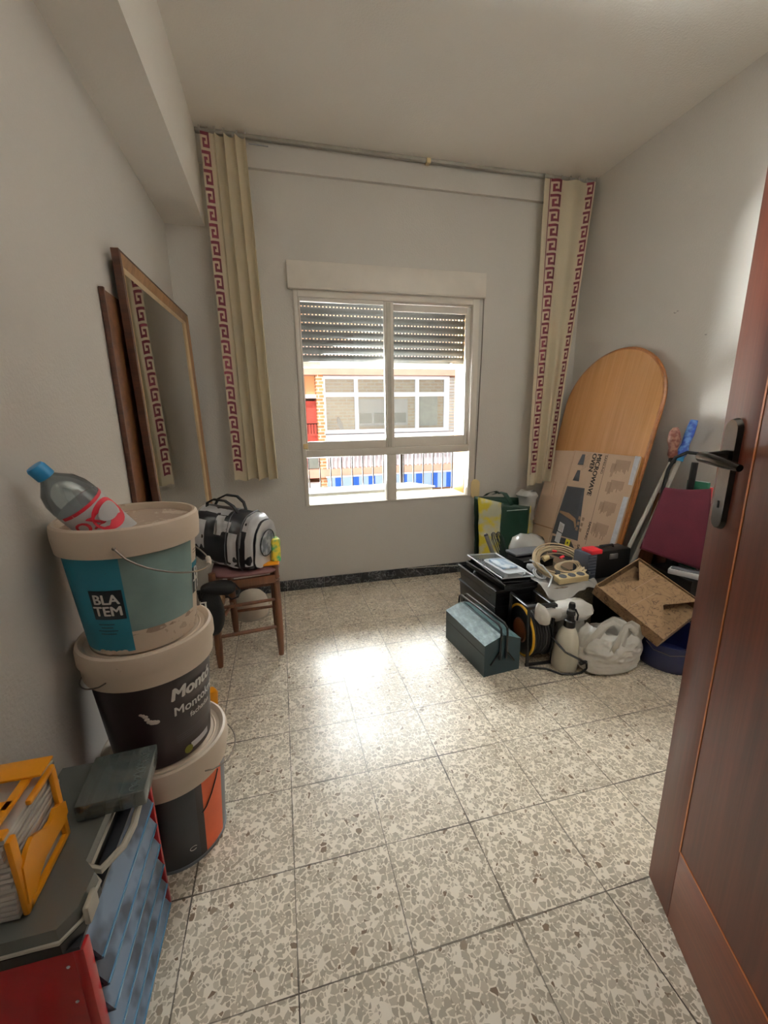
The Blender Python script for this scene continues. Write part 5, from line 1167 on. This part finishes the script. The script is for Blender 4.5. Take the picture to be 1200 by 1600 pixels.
# ================================================================== reel, sprayer, bags, carton in front
rl = thing('cable_reel', 'black cable reel with a yellow rim in an upright black stand', 'cable reel', (1.118, 1.612, 0), (0, 0, R(-4)))
HX = frame((0, 1, 0), (0, 0, 1), (1, 0, 0), (0, 0, 0.135))
obj('drum', MB().lathe([(0.05, -0.04), (0.105, -0.04), (0.112, -0.02), (0.106, 0.0), (0.112, 0.02), (0.105, 0.04), (0.05, 0.04)], 40, Mx=HX), 'black_rubber', rl)
obj('rim_ring', MB().tube([(-0.0475, 0.120*math.cos(a), 0.135+0.120*math.sin(a)) for a in [2*PI*k/44 for k in range(44)]], 0.0062, 8, closed=True), 'reel_yellow', rl, label='yellow disc rim')
for s_, mt2 in ((-1, 'black_plastic'), (1, 'black_plastic')): obj('disc', MB().lathe([(0.0, s_*0.043), (0.122, s_*0.043), (0.124, s_*0.046), (0.122, s_*0.050), (0.0, s_*0.050)], 44, Mx=HX), mt2, rl)
for i in range(6): obj('cable_turn', MB().tube([(-0.034+i*0.0135, 0.113*math.cos(a), 0.135+0.113*math.sin(a)) for a in [2*PI*k/36 for k in range(36)]], 0.0068, 8, closed=True), 'black_rubber', rl)
for s_ in (-1, 1): obj('stand', MB().tube([(s_*0.062, -0.10, 0.010), (s_*0.062, -0.085, 0.29), (s_*0.062, 0.085, 0.29), (s_*0.062, 0.10, 0.010)], 0.008, 8), 'black_plastic', rl)
obj('carry_bar', MB().box((0, -0.085, 0.294), (0.150, 0.026, 0.016), bev=0.004), 'black_plastic', rl)
obj('foot', MB().tube([(-0.07, -0.10, 0.009), (0.07, -0.10, 0.009)], 0.008, 8), 'black_plastic', rl)
obj('socket_plate', MB().lathe([(0.0, -0.058), (0.055, -0.058), (0.06, -0.052)], 30, Mx=HX), 'reel_orange', rl)
sp_ = thing('spray_bottle', 'milky white spray bottle with a black pump in front of the white bags', 'bottle', (1.212, 1.470, 0), (0, R(3), 0))
obj('body', MB().lathe([(0.0, 0.004), (0.048, 0.0), (0.056, 0.006), (0.057, 0.03), (0.055, 0.10), (0.050, 0.145), (0.040, 0.178), (0.028, 0.200), (0.022, 0.208), (0.022, 0.214)], 36), 'sprayer', sp_)
pm = obj('pump', MB().lathe([(0.024, 0.206), (0.025, 0.214), (0.024, 0.236), (0.018, 0.240), (0.015, 0.262), (0.019, 0.266), (0.019, 0.286), (0.014, 0.292), (0.015, 0.310), (0.012, 0.322), (0.0, 0.323)], 24), 'black_plastic', sp_)
obj('trigger', MB().tube([(0.012, -0.01, 0.295), (0.022, -0.02, 0.270), (0.018, -0.022, 0.245)], 0.004, 8), 'black_plastic', pm)
lc = MB().tube([(1.150, 1.500, 0.150), (1.155, 1.465, 0.142), (1.17, 1.415, 0.115), (1.22, 1.385, 0.090), (1.262, 1.385, 0.062), (1.272, 1.392, 0.030), (1.250, 1.398, 0.009), (1.210, 1.402, 0.006), (1.16, 1.415, 0.006), (1.12, 1.47, 0.006), (1.05, 1.50, 0.006)], 0.0048, 8)
tag(obj('black_cable', lc, 'black_rubber'), 'black cable looping from the reel in front of the spray bottle', 'cable')
obj_pl = thing('cable_plug', 'small black plug lying against the spray bottle on the cable loop', 'plug', (1.248, 1.388, 0.068), (0, R(80), 0)); obj('plug_body', MB().tube([(0, 0, -0.018), (0, 0, 0.004), (0, 0, 0.016)], [0.009, 0.008, 0.005], 12), 'black_rubber', obj_pl)

def sack(t, rx, ry, h, seed, mt2, flare=1.0, top=0.78, rim=0.03, nm='film'):
    m = MB()
    def fn(u, v):
        a = 2*PI*u; e = 2.5
        ca_, sa_ = math.cos(a), math.sin(a); sh_ = (abs(ca_)**e+abs(sa_)**e)**(-1/e)
        pv = [(0.0, 0.0), (0.02, 0.80), (0.10, 0.97), (0.35, 1.04), (0.65, 1.0), (0.85, 0.90), (1.0, top)]
        for (v0, r0_), (v1, r1_) in zip(pv, pv[1:]):
            if v <= v1: r_ = r0_+(r1_-r0_)*(v-v0)/(v1-v0); break
        fold = 1+0.030*v*math.sin(9*a+seed)+0.022*v*math.sin(17*a+2*seed+3*v)+0.015*math.sin(5*a+8*v+seed)
        z = h*v + (rim*math.sin(2*a+seed)*max(0, v-0.6)/0.4) + 0.006*math.sin(7*a+seed)*v
        return (rx*r_*fold*sh_*ca_, ry*r_*fold*sh_*sa_, z)
    m.grid(fn, 110, 40); bmesh.ops.remove_doubles(m.b, verts=m.b.verts[:], dist=1e-5)
    for v in m.b.verts:
        k = min(1, v.co.z*20); q1 = noise.noise(v.co*9+Vector((seed, 0, 0))); q2 = noise.noise(Vector((v.co.x*16, v.co.y*16, v.co.z*34))+Vector((0, seed, 0))); q3 = noise.noise(v.co*44); n_ = (0.5-abs(q1))*0.016+(0.4-abs(q2))*0.014-abs(q3)*0.005-0.008
        d = Vector((v.co.x, v.co.y, 0)); d = d.normalized() if d.length > 1e-5 else d; v.co += d*n_*k
    return obj(nm, m, mt2, t, smooth=70)
wb1 = thing('carrier_bag', 'white plastic carrier bag standing open beside the spray bottle', 'bag', (1.405, 1.430, 0))
sack(wb1, 0.148, 0.098, 0.205, 1.3, 'white_bag', top=0.72, rim=0.02)
def loop_handle(t, pts, wv, mt2='white_bag', nm='carry_loop'):
    m = MB(); P_ = [Vector(p) for p in pts]; n_ = len(P_); g = []
    for k, p in enumerate(P_):
        tg = (P_[min(n_-1, k+1)]-P_[max(0, k-1)]).normalized(); s_ = tg.cross(Vector((0, -1, 0.15))).normalized(); w2 = wv*(0.6+0.7*abs(2*k/(n_-1)-1)**1.5)
        g.append([m.b.verts.new(p+s_*w2*q_+Vector((0, 0.006*math.sin(3*q_*2+k), 0))) for q_ in (-0.5, -0.25, 0, 0.25, 0.5)])
    for A, B in zip(g, g[1:]):
        for i in range(4): m.b.faces.new((A[i], A[i+1], B[i+1], B[i]))
    return obj(nm, m, mt2, t, smooth=70, solid=0.0012)
loop_handle(wb1, [(-0.145, -0.035, 0.135), (-0.125, -0.055, 0.200), (-0.090, -0.060, 0.248), (-0.040, -0.062, 0.262), (0.005, -0.066, 0.235), (0.030, -0.075, 0.185)], 0.060)
loop_handle(wb1, [(-0.035, -0.090, 0.120), (-0.018, -0.088, 0.190), (0.010, -0.078, 0.240), (0.045, -0.070, 0.238), (0.085, -0.066, 0.205), (0.120, -0.062, 0.150)], 0.060)
obj('contents', MB().box((-0.045, 0.0, 0.130), (0.15, 0.10, 0.05), rot=(0.2, 0.3, 0.3), bev=0.006), 'brown_bits', wb1)
wb2 = thing('carrier_bag', 'crumpled white plastic bag with a knotted corner behind the spray bottle', 'bag', (1.315, 1.580, 0))
sack(wb2, 0.068, 0.048, 0.235, 4.1, 'white_bag', top=0.55)
m = MB().lathe([(0.0, 0), (0.10, 0.004), (0.118, 0.03), (0.10, 0.060), (0.05, 0.080), (0.0, 0.084)], 36); m.noise(0.018, 12, 5, 0.010, 36)
o_ = obj('folded_top', m, 'white_bag', wb2, smooth=70); o_.location = (-0.030, -0.02, 0.205); o_.scale = (1.15, 0.62, 0.9)
m = MB().lathe([(0.0, -0.05), (0.026, -0.040), (0.036, 0.0), (0.026, 0.036), (0.008, 0.060), (0.0, 0.064)], 20); m.noise(0.012, 30, 2); o_ = obj('knotted_corner', m, 'white_bag', wb2, smooth=70); o_.location = (-0.215, -0.075, 0.262); o_.rotation_euler = (0, R(-18), 0)
bb_ = thing('blue_basin', 'dark blue plastic basin on the floor under the patterned box', 'basin', (1.732, 1.395, 0))
obj('shell', MB().lathe([(0.0, 0.004), (0.135, 0.0), (0.142, 0.01), (0.165, 0.135), (0.172, 0.137), (0.172, 0.142), (0.160, 0.142), (0.138, 0.012), (0.0, 0.010)], 44), 'blue_plastic', bb_)
obj('wire_handle', MB().tube([(-0.168, -0.02, 0.135), (-0.165, -0.06, 0.112), (-0.13, -0.115, 0.105), (-0.08, -0.155, 0.120)], 0.0016, 6), 'wire', bb_)
obj('twisted_neck', MB().tube([(-0.10, -0.04, 0.235), (-0.15, -0.06, 0.258), (-0.21, -0.075, 0.262)], [0.034, 0.022, 0.024], 14).noise(0.008, 40), 'white_bag', wb2, smooth=70)
# patterned square box, tipped
pb = thing('patterned_box', 'square brown patterned carton tipped open over the blue basin', 'box')
B_ = Vector((1.545, 1.278, 0.200)); L_ = Vector((1.442, 1.570, 0.343)); R__ = Vector((1.868, 1.360, 0.276))
e1 = (R__-B_); e2 = (L_-B_); s1 = e1.length; s2 = e2.length; e1.normalize(); nz_ = e1.cross(e2).normalized(); e2 = nz_.cross(e1)
if nz_.z < 0: nz_ = -nz_
pb.matrix_world = frame(e1, e2, nz_, B_)
dp_ = 0.062; tk = 0.004
fl_ = MB().box((s1/2, s2/2, -dp_), (s1, s2, tk)); obj('base', fl_, 'patterned', pb, smooth=0)
for c_, d_ in (((s1/2, 0, -dp_/2), (s1, tk, dp_)), ((s1/2, s2, -dp_/2), (s1, tk, dp_)), ((0, s2/2, -dp_/2), (tk, s2, dp_)), ((s1, s2/2, -dp_/2), (tk, s2, dp_))): obj('side', MB().box(c_, d_), 'patterned', pb, smooth=0)
# folded flaps: one big one just under the rim leaving two corners open
q_ = lambda a, b: (a*s1, b*s2)
obj('flap', MB().prism([q_(0.012, 0.02), q_(0.012, 0.97), q_(0.58, 0.76), q_(0.63, 0.75), q_(0.97, 0.985), q_(0.985, 0.10), q_(0.52, 0.31)], -0.010, -0.007), 'patterned', pb, smooth=0)
obj('slot', MB().prism([q_(0.35, 0.690), q_(0.96, 0.660), q_(0.96, 0.652), q_(0.35, 0.680)], -0.0068, -0.0062), 'ink_soft', pb, smooth=0)
obj('slot', MB().prism([q_(0.11, 0.530), q_(0.60, 0.492), q_(0.60, 0.484), q_(0.11, 0.520)], -0.0068, -0.0062), 'ink_soft', pb, smooth=0)

# maroon bag, strap, poles
mb_ = worldthing('maroon_bag', 'maroon fabric tote bag resting on the dark pile beside the door', 'bag', (1.90, 1.62, 0.36))
qa = [Vector((1.925, 1.712, 0.770)), Vector((2.035, 1.555, 0.782)), Vector((2.030, 1.500, 0.368)), Vector((1.795, 1.690, 0.455))]
fn_ = Vector((-0.80, -0.58, 0.15)).normalized()
def bagface(off, nu=26, nv=26):
    m = MB()
    def fn(u, v):
        p = qa[0].lerp(qa[1], u).lerp(qa[3].lerp(qa[2], u), v); b_ = math.sin(PI*u)**0.6*math.sin(PI*min(1, v*0.94+0.03))**0.6 if 0 < u < 1 else 0
        w = noise.noise(Vector((u*4, v*4, 0.3)))*0.012+0.008*math.sin(9*u+3*v)*v
        q_ = -off*(0.008+0.026*b_)+w*b_*0.8; return (p.x+fn_.x*q_, p.y+fn_.y*q_, p.z+fn_.z*q_-0.008*math.sin(PI*u)*(1-v))
    m.grid(fn, nu, nv); return m
part('front', bagface(-1), 'maroon_cloth', mb_, smooth=70, solid=0.002)
part('back', bagface(1), 'maroon_cloth', mb_, smooth=70, solid=0.002)
part('carry_strap', MB().tube([(1.912, 1.715, 0.690), (1.918, 1.712, 0.78), (1.925, 1.705, 0.863), (1.945, 1.69, 0.926), (1.985, 1.665, 0.952), (2.035, 1.63, 0.945), (2.060, 1.60, 0.90)], 0.0085, 10), 'black_matte', mb_)
ub = thing('black_rod', 'upright black rod between the maroon bag and the door handle', 'rod', (2.005, 1.655, 0.352)); obj('rod', MB().tube([(0, 0, 0), (0.015, -0.01, 0.55)], 0.015, 12), 'black_plastic', ub)
for k, (nm, mt2, lb2, x_, h_) in enumerate((('book', 'book_green', 'green-covered book standing behind the maroon bag', 2.044, 0.455), ('book', 'book_red', 'red-covered book standing behind the maroon bag, just left of the wall', 2.066, 0.43))):
    bk = thing(nm, lb2, 'book', (x_, 1.630, 0.352)); obj('cover', MB().box((0, 0, h_/2), (0.018, 0.11, h_), bev=0.002), mt2, bk); obj('pages', MB().box((0, 0, h_/2), (0.013, 0.106, h_+0.004)), 'label_white', bk, smooth=0)
for k, (p0_, p1_, hp0, hp1, mt2, nm, lb2) in enumerate((((1.745, 1.765, 0.312), (1.982, 1.74, 0.910), (1.982, 1.74, 0.910), (1.975, 1.74, 1.075), 'brown_bits', 'mop', 'pale pole with a brown and red cloth head leaning in the right corner'), ((1.800, 1.745, 0.312), (2.002, 1.712, 0.925), (2.002, 1.712, 0.925), (2.052, 1.71, 1.108), 'blue_bits', 'mop', 'pale pole with a blue head leaning beside the brown-headed pole'))):
    mp = worldthing(nm, lb2, 'mop', p0_)
    part('pole', MB().tube([p0_, p1_], 0.0105, 12), 'pole', mp)
    a, b_ = Vector(hp0), Vector(hp1)
    m = MB().tube([a.lerp(b_, t_) for t_ in (0, 0.15, 0.35, 0.6, 0.85, 1.0)], [0.014, 0.024, 0.020, 0.028, 0.024, 0.012] if k == 0 else [0.018, 0.026, 0.018, 0.022, 0.020, 0.017], 14)
    if k == 0: m.noise(0.012, 30)
    part('head', m, mt2, mp, smooth=70)
    part('ferrule', MB().tube([a-(b_-a)*0.12, a+(b_-a)*0.10], 0.017, 12), 'black_plastic' if k == 0 else 'blue_cap', mp)
wt = thing('white_tray', 'white and grey flat tray in the pile between patterned box and door', 'tray', (1.922, 1.520, 0.351), (0, 0, R(-62)))
obj('tray', MB().box((0, 0, 0.015), (0.15, 0.055, 0.028), bev=0.005), 'label_white', wt); obj('lid', MB().box((0, 0, 0.031), (0.13, 0.040, 0.005), bev=0.002), 'midgrey', wt)
